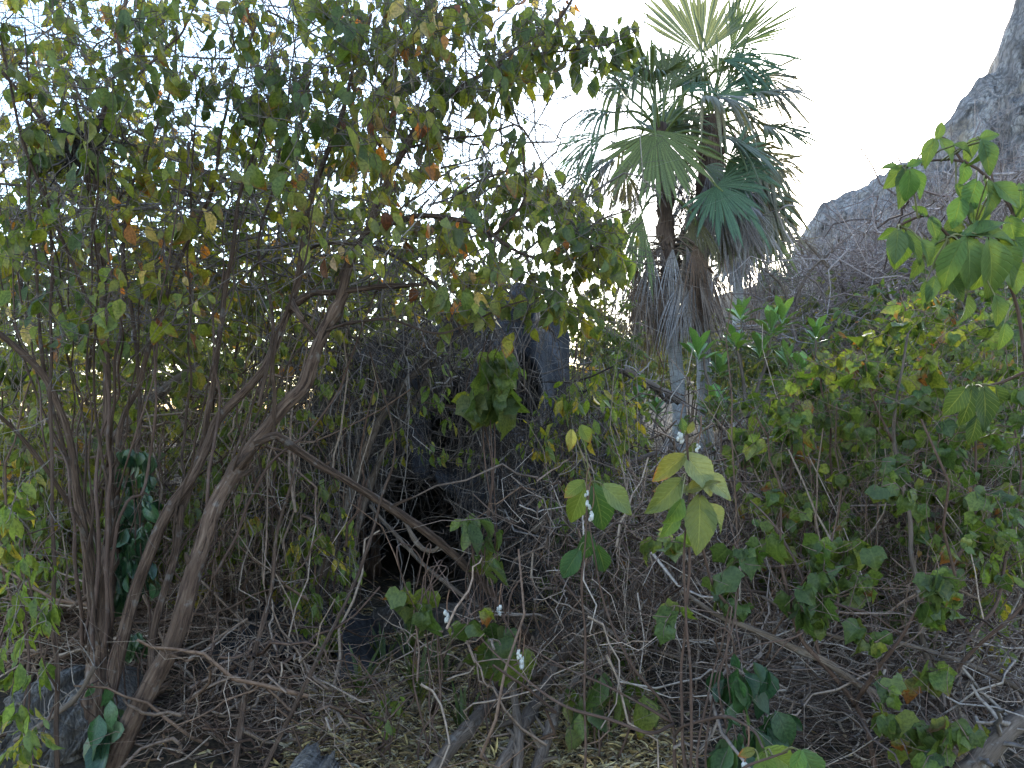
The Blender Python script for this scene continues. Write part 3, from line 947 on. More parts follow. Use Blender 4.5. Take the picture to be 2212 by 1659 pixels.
dA = 12.0
palm('nearest fan palm, left of the pair, with a long brown skirt of dead fronds',
     [(1472, 1000, dA), (1466, 860, dA), (1455, 740, dA), (1442, 560, dA), (1432, 400, dA), (1428, 330, dA), (1427, 285, dA)], 0.125, 0.06,
     ([(1448, 620, dA), (1438, 480, dA), (1430, 360, dA), (1427, 270, dA)], 0.13, 0.09),
     [(1415, 281, 1410, 225, -86, -0.12, -4, 140, dict(span=2.5, nseg=32, droop=0.08, tint=GRN2, dz=-0.7)),
      (1547, 401, 1470, 345, -48, -0.3, 12, 122, dict(span=3.3, nseg=38, droop=0.2, dz=-0.6)),
      (1573, 345, 1485, 318, -22, 0.1, 18, 116, dict(span=3.1, nseg=36, droop=0.22, dz=-0.3)),
      (1330, 243, 1415, 265, 182, -0.3, 62, 125, dict(span=1.7, droop=0.75, split=0.62, dz=-0.4)),
      (1308, 290, 1415, 285, 205, 0.0, 40, 125, dict(span=1.5, droop=0.55, dz=0.0)),
      (1404, 195, 1424, 280, 104, 0.2, 12, 120, dict(span=1.9, droop=0.2, tint=GRN2)),
      (1440, 200, 1430, 280, 72, -0.1, 20, 120, dict(span=1.4, droop=0.25, tint=GRN)),
      (1480, 200, 1440, 262, 45, 0.3, 45, 95, dict(span=1.8, droop=0.5)),
      (1375, 195, 1420, 262, 135, 0.5, 40, 95, dict(span=1.5, droop=0.4)),
      (1350, 372, 1415, 330, -100, 0.3, 20, 78, dict(span=2.0, droop=0.4, tint=DUSK)),
      (1385, 462, 1425, 420, -112, -0.2, 18, 128, dict(span=1.2, nseg=22, droop=0.2, tint=GRN2, dz=-0.5)),
      (1500, 470, 1440, 420, -80, 0.2, 15, 110, dict(span=1.4, droop=0.3, tint=DUSK))],
     [((1448, 625, dA), (1440, 525, dA), 80, 135, BROWN + GREY[:1], dict(spread=0.14, nseg=20, span=0.8, off=0.26)),
      ((1440, 540, dA), (1432, 380, dA), 16, 95, GREY, dict(spread=0.35))], dA)
dB = 13.6
palm('taller fan palm just behind the nearest palm, dark fibrous top and grey skirt',
     [(1528, 960, dB), (1520, 800, dB), (1518, 640, dB), (1524, 450, dB), (1535, 310, dB), (1537, 262, dB)], 0.135, 0.07,
     ([(1528, 430, dB), (1534, 330, dB), (1537, 255, dB)], 0.21, 0.15),
     [(1516, 118, 1537, 225, 96, 0.25, 15, 165, dict(span=2.0, droop=0.05, tint=LITE, split=0.7)),
      (1578, 110, 1540, 225, 52, 0.1, 20, 160, dict(span=1.4, droop=0.12, split=0.6, tint=GRN2)),
      (1560, 130, 1540, 225, 8, -0.2, 35, 135, dict(span=2.0, droop=0.5)),
      (1545, 208, 1538, 230, 24, -0.3, 35, 125, dict(span=1.8, droop=0.2)),
      (1630, 165, 1540, 225, -18, 0.0, 32, 130, dict(span=1.6, droop=0.35, tint=DUSK)),
      (1492, 150, 1536, 225, 160, -0.3, 32, 120, dict(span=1.9, droop=0.7)),
      (1470, 205, 1536, 230, 232, -0.2, 40, 100, dict(span=1.4, droop=0.3)),
      (1590, 300, 1545, 245, -30, 0.4, 30, 120, dict(span=2.2, droop=0.6)),
      (1625, 330, 1545, 250, -28, 0.2, 25, 105, dict(span=2.4, droop=0.5, tint=DUSK)),
      (1600, 420, 1540, 330, -62, 0.1, 20, 130, dict(span=2.2, droop=0.3, tint=(0.07, 0.09, 0.06))),
      (1640, 400, 1545, 320, -68, 0.3, 20, 125, dict(span=1.9, droop=0.4, tint=DUSK)),
      (1560, 460, 1530, 400, -80, -0.2, 18, 110, dict(span=1.6, droop=0.3, tint=DUSK)),
      (1555, 440, 1530, 400, -92, -0.3, 10, 112, dict(span=1.0, nseg=18, droop=0.2, tint=(0.22, 0.2, 0.2), dead=True)),
      (1590, 455, 1532, 390, -84, -0.2, 10, 118, dict(span=1.1, nseg=18, droop=0.2, tint=(0.16, 0.135, 0.13), dead=True)),
      (1625, 455, 1535, 380, -80, -0.1, 10, 115, dict(span=1.1, nseg=18, droop=0.3, tint=(0.22, 0.2, 0.19), dead=True)),
      (1660, 440, 1538, 370, -75, 0.0, 12, 105, dict(span=1.2, nseg=18, droop=0.4, tint=(0.13, 0.12, 0.09), dead=True)),
      (1510, 450, 1526, 400, -98, -0.3, 10, 110, dict(span=1.0, nseg=18, droop=0.2, tint=(0.13, 0.1, 0.085), dead=True)),
      (1660, 350, 1542, 290, -35, 0.2, 20, 100, dict(span=1.9, droop=0.5, tint=DUSK)),
      (1520, 190, 1537, 240, 130, -0.3, 25, 105, dict(span=2.0, droop=0.6, tint=GRN)),
      (1575, 185, 1540, 240, 40, -0.2, 25, 110, dict(span=1.9, droop=0.6, tint=GRN2)),
      (1505, 235, 1537, 250, 215, -0.3, 15, 95, dict(span=1.8, droop=0.5, tint=DUSK)),
      (1580, 240, 1540, 250, -20, -0.3, 25, 105, dict(span=1.9, droop=0.7, tint=DUSK)),
      (1550, 165, 1538, 240, 80, 0.2, 20, 115, dict(span=1.5, droop=0.4, tint=GRN))],
     [((1530, 430, dB), (1535, 350, dB), 40, 112, GREY, dict(spread=0.75, rtrunk=0.2)),
      ((1536, 320, dB), (1538, 235, dB), 14, 85, BROWN, dict(spread=0.2, rtrunk=0.22)),
      ((1522, 560, dB), (1526, 440, dB), 14, 95, GREY, dict(spread=0.22))], dB)
dC = 18.0
palm('thin far palm with a hanging grey skirt, behind and right of the pair',
     [(1596, 800, dC), (1594, 690, dC), (1596, 560, dC), (1600, 470, dC)], 0.13, 0.1, None,
     [(1630, 430, 1600, 465, 10, 0.3, 40, 90, dict(span=2.2, droop=0.8, tint=DUSK)),
      (1650, 470, 1600, 470, -40, 0.0, 30, 85, dict(span=1.9, droop=0.6, tint=DUSK)),
      (1610, 410, 1600, 465, 70, 0.3, 40, 80, dict(span=2.2, droop=0.5))],
     [((1597, 570, dC), (1600, 480, dC), 22, 95, GREY, dict(spread=0.28))], dC, extra=6)
dD = 21.0
palm('short far palm half hidden in brush, all brown drooping dead fronds',
     [(1655, 760, dD), (1652, 660, dD), (1652, 580, dD)], 0.14, 0.1, None,
     [(1700, 520, 1655, 570, 15, 0.2, 40, 75, dict(span=2.1, droop=0.9, tint=(0.12, 0.09, 0.06), dead=True)),
      (1690, 560, 1655, 575, -30, 0.0, 30, 70, dict(span=1.8, droop=0.8, tint=(0.1, 0.07, 0.05), dead=True)),
      (1660, 520, 1655, 570, 60, 0.2, 40, 70, dict(span=2.1, droop=0.9, tint=DUSK))],
     [((1652, 640, dD), (1652, 570, dD), 20, 100, BROWN, dict(spread=0.4))], dD, extra=4)

# ================================================================== TREES OF THE LEFT
# ---- upright tree
b1 = P(195, 1659, 3.9); b1[2] = gz(b1[0], b1[1])
t1 = empty('scrub_tree', b1)
tag(t1, 'upright multi-stemmed scrub tree at the far left with a straight ridged trunk', 'tree', 'scrub trees of the left')
pool1 = []
pool1.append(limb('trunk', [P(194, 1700, 3.9), P(197, 1600, 3.92), P(205, 1480, 3.95), P(212, 1390, 3.97), P(222, 1290, 4.0), P(234, 1180, 4.03)], 0.056, 0.036, M['bark'], t1, b1, sides=16, rough=0.15, stubs=3))
for tr, r0, r1 in [
    ([(212, 1420, 3.98), (200, 1320, 3.97), (188, 1240, 3.98), (172, 1100, 3.95), (152, 950, 3.9), (108, 830, 3.85), (40, 755, 3.8), (-40, 690, 3.75)], 0.03, 0.018),
    ([(222, 1400, 3.98), (234, 1290, 4.02), (240, 1106, 4.05), (236, 986, 4.08), (232, 885, 4.1), (229, 750, 4.12), (226, 650, 4.15), (216, 548, 4.15), (202, 470, 4.15), (196, 420, 4.15), (182, 370, 4.12), (144, 319, 4.08), (111, 275, 4.05), (84, 249, 4.02), (34, 188, 4.0), (-20, 130, 3.95)], 0.036, 0.012),
    ([(198, 430, 4.15), (206, 387, 4.2), (208, 303, 4.25), (235, 219, 4.3), (262, 168, 4.3), (259, 84, 4.3), (269, 40, 4.3), (275, -40, 4.3)], 0.02, 0.01),
    ([(240, 215, 4.3), (286, 175, 4.3), (319, 145, 4.35), (363, 101, 4.4), (392, 75, 4.4), (420, 10, 4.4)], 0.013, 0.006),
    ([(216, 1400, 4.0), (232, 1300, 4.03), (256, 1180, 4.15), (290, 1000, 4.3), (300, 860, 4.4), (290, 700, 4.45), (276, 615, 4.5), (265, 540, 4.5), (280, 420, 4.5), (330, 300, 4.55), (370, 180, 4.6), (380, 60, 4.6)], 0.02, 0.007),
    ([(220, 1410, 4.0), (242, 1270, 4.04), (256, 1019, 4.2), (266, 902, 4.25), (296, 834, 4.28), (313, 777, 4.3), (336, 716, 4.3), (363, 632, 4.35), (390, 560, 4.4), (430, 470, 4.4), (454, 420, 4.4), (464, 370, 4.4), (471, 303, 4.4), (484, 249, 4.4), (510, 160, 4.4), (560, 40, 4.4)], 0.026, 0.008),
    ([(206, 1430, 3.95), (204, 1320, 3.95), (190, 1180, 3.9), (120, 1040, 3.7), (60, 960, 3.6), (0, 900, 3.5), (-60, 850, 3.4)], 0.018, 0.01),
    ([(228, 780, 4.12), (180, 620, 4.0), (120, 480, 3.9), (60, 330, 3.8), (20, 180, 3.75), (-10, 60, 3.7)], 0.014, 0.006),
    ([(164, 1060, 3.93), (120, 900, 3.9), (90, 740, 3.9), (75, 560, 3.9), (60, 420, 3.9), (70, 250, 3.9), (50, 60, 3.9)], 0.013, 0.006),
]:
    pool1.append(limb('branch', tr, r0 * 0.7, r1 * 0.7, M['bark'], t1, b1, sides=9, stubs=3))
for k in range(15):
    x0 = 205 + RS.randn() * 14; x1 = -20 + 470 * ((k * 0.618) % 1); y1 = 180 + 480 * RS.rand(); d0 = 4.0 + 0.12 * RS.randn()
    ym = 820 + 120 * RS.randn()
    pool1.append(limb('shoot', [(x0, 1380 + 60 * RS.rand(), d0), (x0 + (x1 - x0) * 0.22 + RS.randn() * 8, 1100, d0 + 0.1 * RS.randn()), (x0 + (x1 - x0) * 0.55, ym, d0 + 0.25 * RS.randn()), (x1, y1, d0 + 0.45 * RS.randn())], 0.005 + 0.006 * RS.rand(), 0.003, M['red_bark' if k % 2 else 'bark'], t1, b1, sides=6, wob=0.025))
pool1 = np.vstack(pool1)
canopyL = [(0, -40), (560, -40), (600, 200), (520, 420), (430, 560), (520, 640), (420, 740), (200, 760), (0, 800)]
holesL = [(432, 275, 62, 60), (100, 510, 70, 45), (60, 60, 60, 45), (30, 290, 40, 90), (420, 90, 60, 30), (510, 420, 40, 50), (330, 520, 60, 40)]
cl = sample(canopyL, 290, 3.3, 5.2, holesL)
foliate(t1, b1, cl, pool1, 4.0, 'ovate', 'canopy', M['leaf'], 0.083, n_ind=300, extra=4, exl=0.36, spread=0.11)

# ---- leaning tree
b2 = P(240, 1659, 3.72); b2[2] = gz(b2[0], b2[1])
t2 = empty('scrub_tree', b2)
tag(t2, 'leaning scrub tree whose thick trunk slants right and forks above the brush', 'tree', 'scrub trees of the left')
pool2 = []
pool2.append(limb('trunk', [P(228, 1700, 3.72), P(262, 1610, 3.73), P(305, 1525, 3.75), P(372, 1400, 3.8), P(405, 1290, 3.83), P(432, 1190, 3.87), P(456, 1110, 3.9), P(498, 1038, 3.95), P(538, 971, 4.0), P(579, 921, 4.03), P(616, 877, 4.06), P(656, 836, 4.1), P(673, 782, 4.12), P(700, 719, 4.15), P(723, 675, 4.17), P(744, 630, 4.2)], 0.051, 0.026, M['bark'], t2, b2, sides=18, rough=0.12, power=0.7, stubs=6))
for tr, r0, r1 in [
    ([(736, 650, 4.19), (758, 557, 4.2), (792, 500, 4.25), (819, 430, 4.3), (849, 370, 4.3), (876, 319, 4.3), (900, 275, 4.35), (937, 235, 4.4), (994, 191, 4.4), (1060, 150, 4.4), (1130, 95, 4.4), (1200, 50, 4.4), (1250, -20, 4.4)], 0.028, 0.008),
    ([(740, 605, 4.2), (775, 528, 4.15), (809, 497, 4.1), (859, 474, 4.05), (910, 464, 4.0), (977, 474, 4.0), (1027, 484, 4.0), (1058, 511, 4.0), (1095, 480, 3.95), (1128, 447, 3.95), (1135, 400, 3.95), (1128, 320, 3.95)], 0.02, 0.006),
    ([(1050, 500, 4.0), (1111, 538, 3.95), (1162, 551, 3.9), (1230, 520, 3.9), (1300, 470, 3.85), (1360, 450, 3.85)], 0.011, 0.004),
    ([(1058, 511, 4.0), (1066, 560, 4.05), (1020, 600, 4.1), (980, 680, 4.15), (930, 760, 4.3)], 0.011, 0.005),
    # second stem crossing behind
    ([(236, 1500, 3.9), (262, 1380, 3.93), (295, 1270, 3.96), (330, 1180, 3.98), (365, 1100, 4.0), (404, 1046, 4.05), (444, 961, 4.12), (471, 901, 4.18), (525, 851, 4.22), (565, 807, 4.24), (592, 750, 4.26), (616, 692, 4.28), (639, 632, 4.3), (652, 570, 4.32), (666, 454, 4.35), (686, 387, 4.35), (705, 330, 4.35), (735, 250, 4.4), (765, 150, 4.4), (800, 30, 4.4)], 0.036, 0.01),
    ([(622, 672, 4.28), (673, 636, 4.25), (708, 634, 4.2), (809, 619, 4.15), (876, 614, 4.12), (935, 607, 4.1)], 0.02, 0.013),
    ([(640, 600, 4.3), (660, 545, 4.4), (700, 525, 4.5), (790, 530, 4.6), (880, 570, 4.6), (960, 640, 4.6), (1000, 720, 4.6)], 0.016, 0.006),
    ([(690, 740, 4.15), (650, 690, 4.1), (625, 640, 4.3)], 0.015, 0.013),
    ([(560, 880, 4.02), (590, 700, 4.3), (560, 540, 4.5), (590, 400, 4.6), (620, 240, 4.7), (640, 60, 4.8)], 0.012, 0.005),
    ([(380, 1130, 4.02), (404, 1069, 4.1), (434, 968, 4.2), (447, 901, 4.2), (461, 817, 4.22), (471, 733, 4.25), (481, 665, 4.28), (494, 592, 4.3), (505, 540, 4.3), (520, 420, 4.35), (560, 300, 4.4), (600, 140, 4.4)], 0.022, 0.007),
    ([(345, 1500, 3.85), (330, 1400, 3.95), (370, 1230, 4.0), (395, 1090, 4.05)], 0.022, 0.02),
    ([(849, 370, 4.3), (800, 300, 4.2), (820, 200, 4.1), (880, 100, 4.0), (960, 20, 4.0)], 0.010, 0.004),
    ([(1060, 150, 4.4), (1150, 120, 4.3), (1240, 105, 4.2), (1320, 95, 4.1), (1385, 50, 4.1), (1400, 15, 4.1)], 0.008, 0.003),
    ([(876, 319, 4.3), (960, 300, 4.2), (1040, 290, 4.1), (1110, 270, 4.0), (1140, 300, 4.0), (1180, 380, 4.0)], 0.009, 0.004),
    ([(700, 719, 4.15), (760, 700, 4.0), (840, 690, 3.9), (960, 720, 3.8), (1100, 660, 3.8), (1190, 640, 3.8)], 0.009, 0.004),
]:
    pool2.append(limb('branch', tr, r0 * 0.84, r1 * 0.8, M['bark'], t2, b2, sides=10, stubs=3))
for k in range(7):
    x0 = 330 + 150 * RS.rand(); x1 = 420 + 600 * ((k * 0.618) % 1); y1 = 120 + 450 * RS.rand(); d0 = 4.15 + 0.15 * RS.randn()
    pool2.append(limb('shoot', [(x0, 1330 - 120 * RS.rand(), d0), (x0 + (x1 - x0) * 0.25 + RS.randn() * 12, 1040, d0), (x0 + (x1 - x0) * 0.6, 760 + 60 * RS.randn(), d0 + 0.2 * RS.randn()), (x1, y1, d0 + 0.4 * RS.randn())], 0.005 + 0.005 * RS.rand(), 0.003, M['red_bark' if k % 2 else 'bark'], t2, b2, sides=6, wob=0.025))
# the dead limb that slants down to the clearing
pool2.append(limb('fallen_limb', [P(548, 956, 4.0), P(588, 941, 4.03), P(605, 946, 4.05), P(639, 973, 4.1), P(689, 1006, 4.16), P(744, 1037, 4.22), P(853, 1102, 4.4), P(910, 1139, 4.5), P(960, 1179, 4.58), P(1010, 1230, 4.66), P(1044, 1260, 4.7), P(1078, 1297, 4.75), P(1111, 1330, 4.8), P(1138, 1371, 4.83), P(1155, 1421, 4.86), P(1172, 1465, 4.88), P(1182, 1500, 4.88)], 0.021, 0.025, M['bark'], t2, b2, sides=12, rough=0.12, stubs=7))
limb('branch', [(590, 945, 4.03), (592, 850, 4.0), (585, 785, 3.95), (600, 700, 3.95)], 0.012, 0.006, M['bark'], t2, b2, sides=9)
limb('branch', [(955, 1170, 4.57), (935, 1190, 4.62), (905, 1180, 4.65), (870, 1120, 4.7)], 0.014, 0.008, M['smooth_bark'], t2, b2, sides=9)
pool2 = np.vstack(pool2[:-1])
holesC = [(1010, 250, 70, 35), (1010, 350, 60, 50), (950, 410, 45, 40), (880, 205, 45, 25), (1050, 420, 50, 35), (640, 330, 40, 50), (740, 420, 50, 50), (620, 520, 50, 40), (1100, 60, 40, 30), (690, 110, 30, 30), (990, 130, 40, 20)]
canopyC = [(520, -40), (1250, -40), (1230, 60), (1150, 150), (1120, 230), (1150, 330), (1260, 410), (1370, 480), (1350, 600), (1290, 640), (1180, 560), (1000, 560), (760, 560), (600, 470), (540, 250)]
cl = np.vstack([sample(canopyC, 290, 3.5, 5.3, holesC), sample([(640, 0), (1180, 0), (1100, 230), (720, 330)], 80, 3.6, 4.7, holesC),
                sample([(960, 560), (1330, 540), (1330, 660), (1230, 740), (1150, 700), (980, 760), (880, 660)], 60, 3.6, 4.4),
                sample([(1160, 430), (1360, 460), (1340, 560), (1180, 560)], 36, 3.6, 4.3), sample([(1240, 60), (1390, 20), (1400, 110), (1250, 130)], 10, 4.0, 4.3), sample([(1110, 60), (1280, 40), (1290, 150), (1130, 200)], 16, 4.0, 4.5)])
foliate(t2, b2, cl, pool2, 4.2, 'ovate', 'canopy', M['leaf'], 0.083, n_ind=300, extra=4, exl=0.38, spread=0.11)

# ---- low tree of the clearing whose limbs cross
b3 = P(1165, 1490, 4.78); b3[2] = gz(b3[0], b3[1])
t3 = empty('crossed_tree', b3)
tag(t3, 'low dead tree in the clearing whose limbs cross like an X', 'tree')
for nm, tr, r0, r1 in [
    ('limb', [(925, 1680, 3.62), (977, 1606, 3.85), (1010, 1572, 4.0), (1061, 1522, 4.3), (1111, 1482, 4.6), (1212, 1421, 4.9), (1263, 1364, 5.0), (1330, 1317, 5.1), (1380, 1260, 5.2), (1424, 1206, 5.3), (1450, 1150, 5.35)], 0.043, 0.026),
    ('limb', [(1070, 1690, 3.6), (1090, 1640, 3.7), (1130, 1570, 3.95), (1165, 1500, 4.4), (1200, 1440, 4.7)], 0.04, 0.034),
    ('stem', [(1112, 1690, 3.6), (1120, 1600, 3.8), (1108, 1500, 4.1), (1098, 1430, 4.3), (1110, 1380, 4.4)], 0.032, 0.018),
    ('stem', [(1150, 1690, 3.6), (1175, 1610, 3.85), (1205, 1530, 4.1), (1250, 1460, 4.3)], 0.036, 0.022),
    ('branch', [(1205, 1430, 4.9), (1250, 1400, 5.1), (1330, 1370, 5.3), (1400, 1340, 5.5)], 0.022, 0.012),
    ('branch', [(1100, 1425, 4.3), (1060, 1410, 4.25), (1010, 1420, 4.2), (985, 1450, 4.2)], 0.026, 0.012),
]:
    limb(nm, tr, r0 * 0.8, r1 * 0.8, M['smooth_bark'], t3, b3, sides=11, rough=0.16, stubs=5)


# ================================================================== BUSHES
def bush(name, label, px, d, h, rx, ncl, per, kind, palname, size, group=None, n_ind=60, stems=7, hang=0.55, mat='leaf', barkm='smooth_bark', twigc=(0.2, 0.165, 0.15), low=0.25, cat='bush', r=0.003, ry=None, up=0.1):
    x = (px - CX) / FO * d
    b = np.array([x, d, gz(x, d)])
    th = empty(name, b)
    tag(th, label, cat, group)
    cz = h * (0.5 + low * 0.5)
    rzz = h - cz
    ry = ry or rx
    pool = []
    for k in range(stems):
        a = RS.rand() * 2 * math.pi
        q = math.sqrt(RS.rand()) * 0.85
        e = b + np.array([math.cos(a) * rx * q, math.sin(a) * ry * q, h * (0.55 + 0.42 * RS.rand())])
        s = b + np.array([math.cos(a) * 0.08, math.sin(a) * 0.08, -0.05])
        m1 = s + (e - s) * 0.45 + np.array([-math.cos(a) * 0.12, -math.sin(a) * 0.12, 0.1]) + RS.randn(3) * 0.06
        pool.append(limb('stem', np.array([s, m1, e]), 0.012 + 0.006 * h * RS.rand(), 0.004, M[barkm], th, b, sides=6, n=14, rough=0.05, wob=0.03))
    ncl = int(ncl * 1.35); per = per * 1.5; size = size * 1.12
    q = unit(rnd(ncl)) * (RS.rand(ncl, 1) ** 0.45)
    cl = b + np.array([0, 0, cz]) + q * np.array([rx, ry, rzz]) * (1 + 0.18 * RS.randn(ncl, 1))
    cl[:, 2] = np.maximum(cl[:, 2], b[2] + 0.1)
    foliate(th, b, cl, np.vstack(pool), per, kind, palname, M[mat], size, hang=hang, n_ind=n_ind, twigc=twigc, r=r, extra=2, up=up, spread=size * 0.6)
    return th


G1 = 'yellow-green bushes behind the left trees'
for q in [
    ('yellowing leafy bush at the left edge, behind the upright trunk', 20, 5.6, 1.75, 0.95, 130, 7, 'small', 'olive', 0.07),
    ('tall airy olive bush between the left edge and the upright stems', 130, 8.2, 2.5, 1.3, 120, 7, 'small', 'olive', 0.08),
    ('dense yellow-green bush filling the gap left of the leaning trunk', 300, 6.3, 1.9, 0.8, 110, 7, 'small', 'lime', 0.07),
    ('loose olive bush seen through the fork of the leaning tree', 430, 8.8, 2.6, 1.3, 120, 7, 'small', 'olive', 0.085),
    ('bush on the rise behind the second stem of the leaning tree', 600, 10.5, 2.7, 1.4, 130, 7, 'small', 'olive', 0.09),
    ('tall olive bush on the rise left of the dark outcrop top', 760, 12.0, 3.2, 1.4, 140, 7, 'small', 'far', 0.1),
    ('tall bush on the rise directly behind the dark outcrop', 930, 12.5, 3.5, 1.3, 130, 7, 'small', 'olive', 0.1),
    ('slim bush at the right shoulder of the dark outcrop, sky behind it', 1095, 12.0, 3.7, 0.9, 100, 7, 'small', 'far', 0.095),
]:
    bush('leafy_bush', q[0], *q[1:], group=G1)

for q in [
    ('far olive bush on the skyline left of the palm trunks', 1375, 19.0, 3.2, 1.2, 130, 7, 'small', 'olive', 0.12),
    ('far bush on the skyline between outcrop and palms', 1290, 17.0, 2.9, 1.1, 130, 7, 'small', 'far', 0.12),
    ('far bush on the slope directly behind the palm trunks', 1490, 21.0, 3.0, 1.4, 140, 7, 'small', 'far', 0.13),
    ('far bush on the slope below the short far palm', 1640, 19.0, 2.2, 1.4, 140, 7, 'small', 'olive', 0.12),
    ('far bush at the foot of the cliff slope, right of the short palm', 1745, 17.0, 2.6, 1.2, 140, 7, 'small', 'far', 0.12),
]:
    bush('far_bush', q[0], *q[1:], group='far bushes on the skyline', n_ind=20)

G0 = 'airy trees behind the left canopy'
for q in [
    ('airy small-leaved tree behind the upright stems at the far left', 150, 6.6, 4.2, 1.6, 300, 6, 'ovate', 'olive', 0.085),
    ('airy small-leaved tree behind the fork of the leaning tree', 480, 6.9, 4.0, 1.5, 290, 6, 'ovate', 'olive', 0.085),
    ('airy yellowing tree behind the arching limb at the canopy middle', 800, 7.9, 4.3, 1.4, 260, 6, 'ovate', 'olive', 0.085),
]:
    bush('airy_tree', q[0], *q[1:], group=G0, cat='tree', low=0.35, barkm='bark')
for q in [
    ('low yellow-green bush low between the two left trunks', 330, 5.4, 1.25, 0.6, 110, 7, 'small', 'lime', 0.065),
    ('yellow-green bush at the left edge above the boulder', 70, 4.9, 1.35, 0.7, 130, 7, 'small', 'lime', 0.065),
    ('yellow-green bush just right of the leaning trunk fork', 560, 6.2, 1.7, 0.6, 100, 6, 'small', 'lime', 0.07),
    ('far olive bush on the horizon at the left edge', 40, 11.5, 3.2, 1.9, 220, 7, 'small', 'olive', 0.1),
    ('far olive bush on the horizon between the left stems', 300, 12.5, 3.3, 2.0, 220, 7, 'small', 'far', 0.1),
    ('far olive bush on the horizon behind the leaning tree', 500, 14.0, 3.6, 2.1, 220, 7, 'small', 'olive', 0.11),
]:
    bush('leafy_bush', q[0], *q[1:], group=G1)

G2 = 'bushes round the palms'
for q in [
    ('yellow-green bush with narrow leaves just right of the dark outcrop', 1310, 7.4, 1.95, 0.5, 120, 6, 'small', 'lime', 0.075),
    ('thin-leaved olive bush left of the nearest palm trunk, sky through its top', 1310, 10.5, 3.0, 0.55, 170, 7, 'small', 'olive', 0.08),
    ('low green bush at the foot of the nearest palm', 1370, 9.6, 1.3, 0.5, 90, 7, 'small', 'cotton', 0.08),
    ('fine-leaved olive shrub between the two front palm trunks and the far palm', 1565, 16.0, 2.4, 0.8, 150, 8, 'dot', 'far', 0.09),
    ('dark green bush right of the far palm', 1690, 12.5, 2.2, 1.1, 150, 8, 'small', 'far', 0.1),
    ('green bush below the slope of bare brush, right of the palms', 1790, 9.8, 2.3, 1.1, 220, 7, 'small', 'cotton', 0.09),
    ('small-leaved tall bush under the cliff slope', 1860, 11.5, 3.1, 1.3, 260, 7, 'small', 'far', 0.1),
    ('bushy green shrub under the large broad leaves at right', 1990, 9.0, 2.9, 1.2, 240, 7, 'small', 'cotton', 0.09),
    ('olive bush high on the slope near the right edge', 2130, 10.0, 3.5, 1.4, 260, 7, 'small', 'far', 0.1),
    ('green bush at the right edge behind the broad-leaved shrub', 2215, 7.6, 2.9, 1.0, 220, 7, 'small', 'cotton', 0.09),
    ('leafy green bush behind the cotton shrub, right of the palm trunks', 1790, 6.6, 1.9, 1.1, 220, 5, 'ovate', 'cotton', 0.07),
    ('leafy green bush filling the gap between the two cotton shrubs', 1930, 6.2, 2.05, 1.1, 220, 5, 'ovate', 'cotton', 0.07),
    ('leafy green bush behind the tall cotton shrub at the right edge', 2130, 6.0, 2.3, 1.1, 220, 5, 'ovate', 'cotton', 0.07),
    ('yellow-green bush right of the cave, behind the yellowing stem', 1390, 6.6, 1.3, 0.5, 120, 6, 'small', 'lime', 0.075),
    ('low green bush in the brush below the cotton shrubs', 1830, 5.2, 0.9, 0.7, 110, 6, 'ovate', 'cotton', 0.075),
    ('low weedy bush in the shade behind the crossed limbs', 1290, 6.3, 0.9, 0.5, 70, 5, 'small', 'cotton', 0.08),
]:
    bush('leafy_bush', q[0], *q[1:], group=G2)


# ---- hanging leafy vines (clusters of narrow leaves on thin drooping stems)
def vine(label, anchor, poly, d0, d1, ncl, per, kind, palname, size, n_ind=160, mat='leaf', hang=0.75, name='leafy_vine', group='leafy vines hanging in the scrub', n_st=4, twigc=(0.2, 0.16, 0.13)):
    a = P(*anchor)
    b = np.array([a[0], a[1], gz(a[0], a[1])])
    th = empty(name, b)
    tag(th, label, 'vine', group)
    cl = sample(poly, ncl, d0, d1)
    ends = cl[RS.choice(len(cl), n_st, replace=False)]
    pool = []
    for e in ends:
        m1 = (a + e) / 2 + RS.randn(3) * 0.1 + np.array([0, 0, 0.15])
        pool.append(limb('stem', np.array([b + [0, 0, -0.03], b * 0.5 + a * 0.5 + RS.randn(3) * 0.05, a, m1, e]), 0.0055, 0.0025, M['red_bark'], th, b, sides=5, n=30, rough=0.03, wob=0.06))
    foliate(th, b, cl, np.vstack(pool), per, kind, palname, M[mat], size, hang=hang, n_ind=n_ind, twigc=twigc, r=0.0022, extra=1, spread=size * 0.5)


vine('leafy vine with small yellow-green leaves hanging left of the cave mouth', (720, 1150, 5.0), [(620, 1150), (740, 1090), (780, 1180), (770, 1330), (690, 1420), (610, 1340)], 4.7, 5.3, 80, 5, 'small', 'lime', 0.072)
vine('pale green leafy shoots along the left edge near the boulder', (40, 1200, 3.3), [(0, 1000), (130, 1050), (120, 1300), (90, 1659), (0, 1659)], 2.9, 3.5, 40, 5, 'small', 'lime', 0.07, n_ind=180)
vine('yellow-green leafy spray in the lower left beside the boulder', (110, 1300, 4.6), [(0, 900), (260, 950), (300, 1250), (0, 1300)], 4.2, 5.2, 80, 5, 'small', 'olive', 0.08, n_ind=200)
vine('dark glossy climber hanging between the upright and leaning trunks', (300, 960, 4.1), [(265, 960), (350, 980), (335, 1200), (300, 1420), (262, 1400), (255, 1150)], 4.0, 4.2, 40, 6, 'ovate', 'deep', 0.085, mat='glossy', hang=0.95, name='dark_climber')
vine('green flat-leaved climber hugging the base of the upright trunk', (232, 1480, 3.8), [(215, 1480), (250, 1480), (245, 1640), (205, 1650)], 3.7, 3.8, 9, 1.6, 'ovate', 'deep', 0.15, mat='glossy', hang=0.9, name='flat_climber', n_st=2)
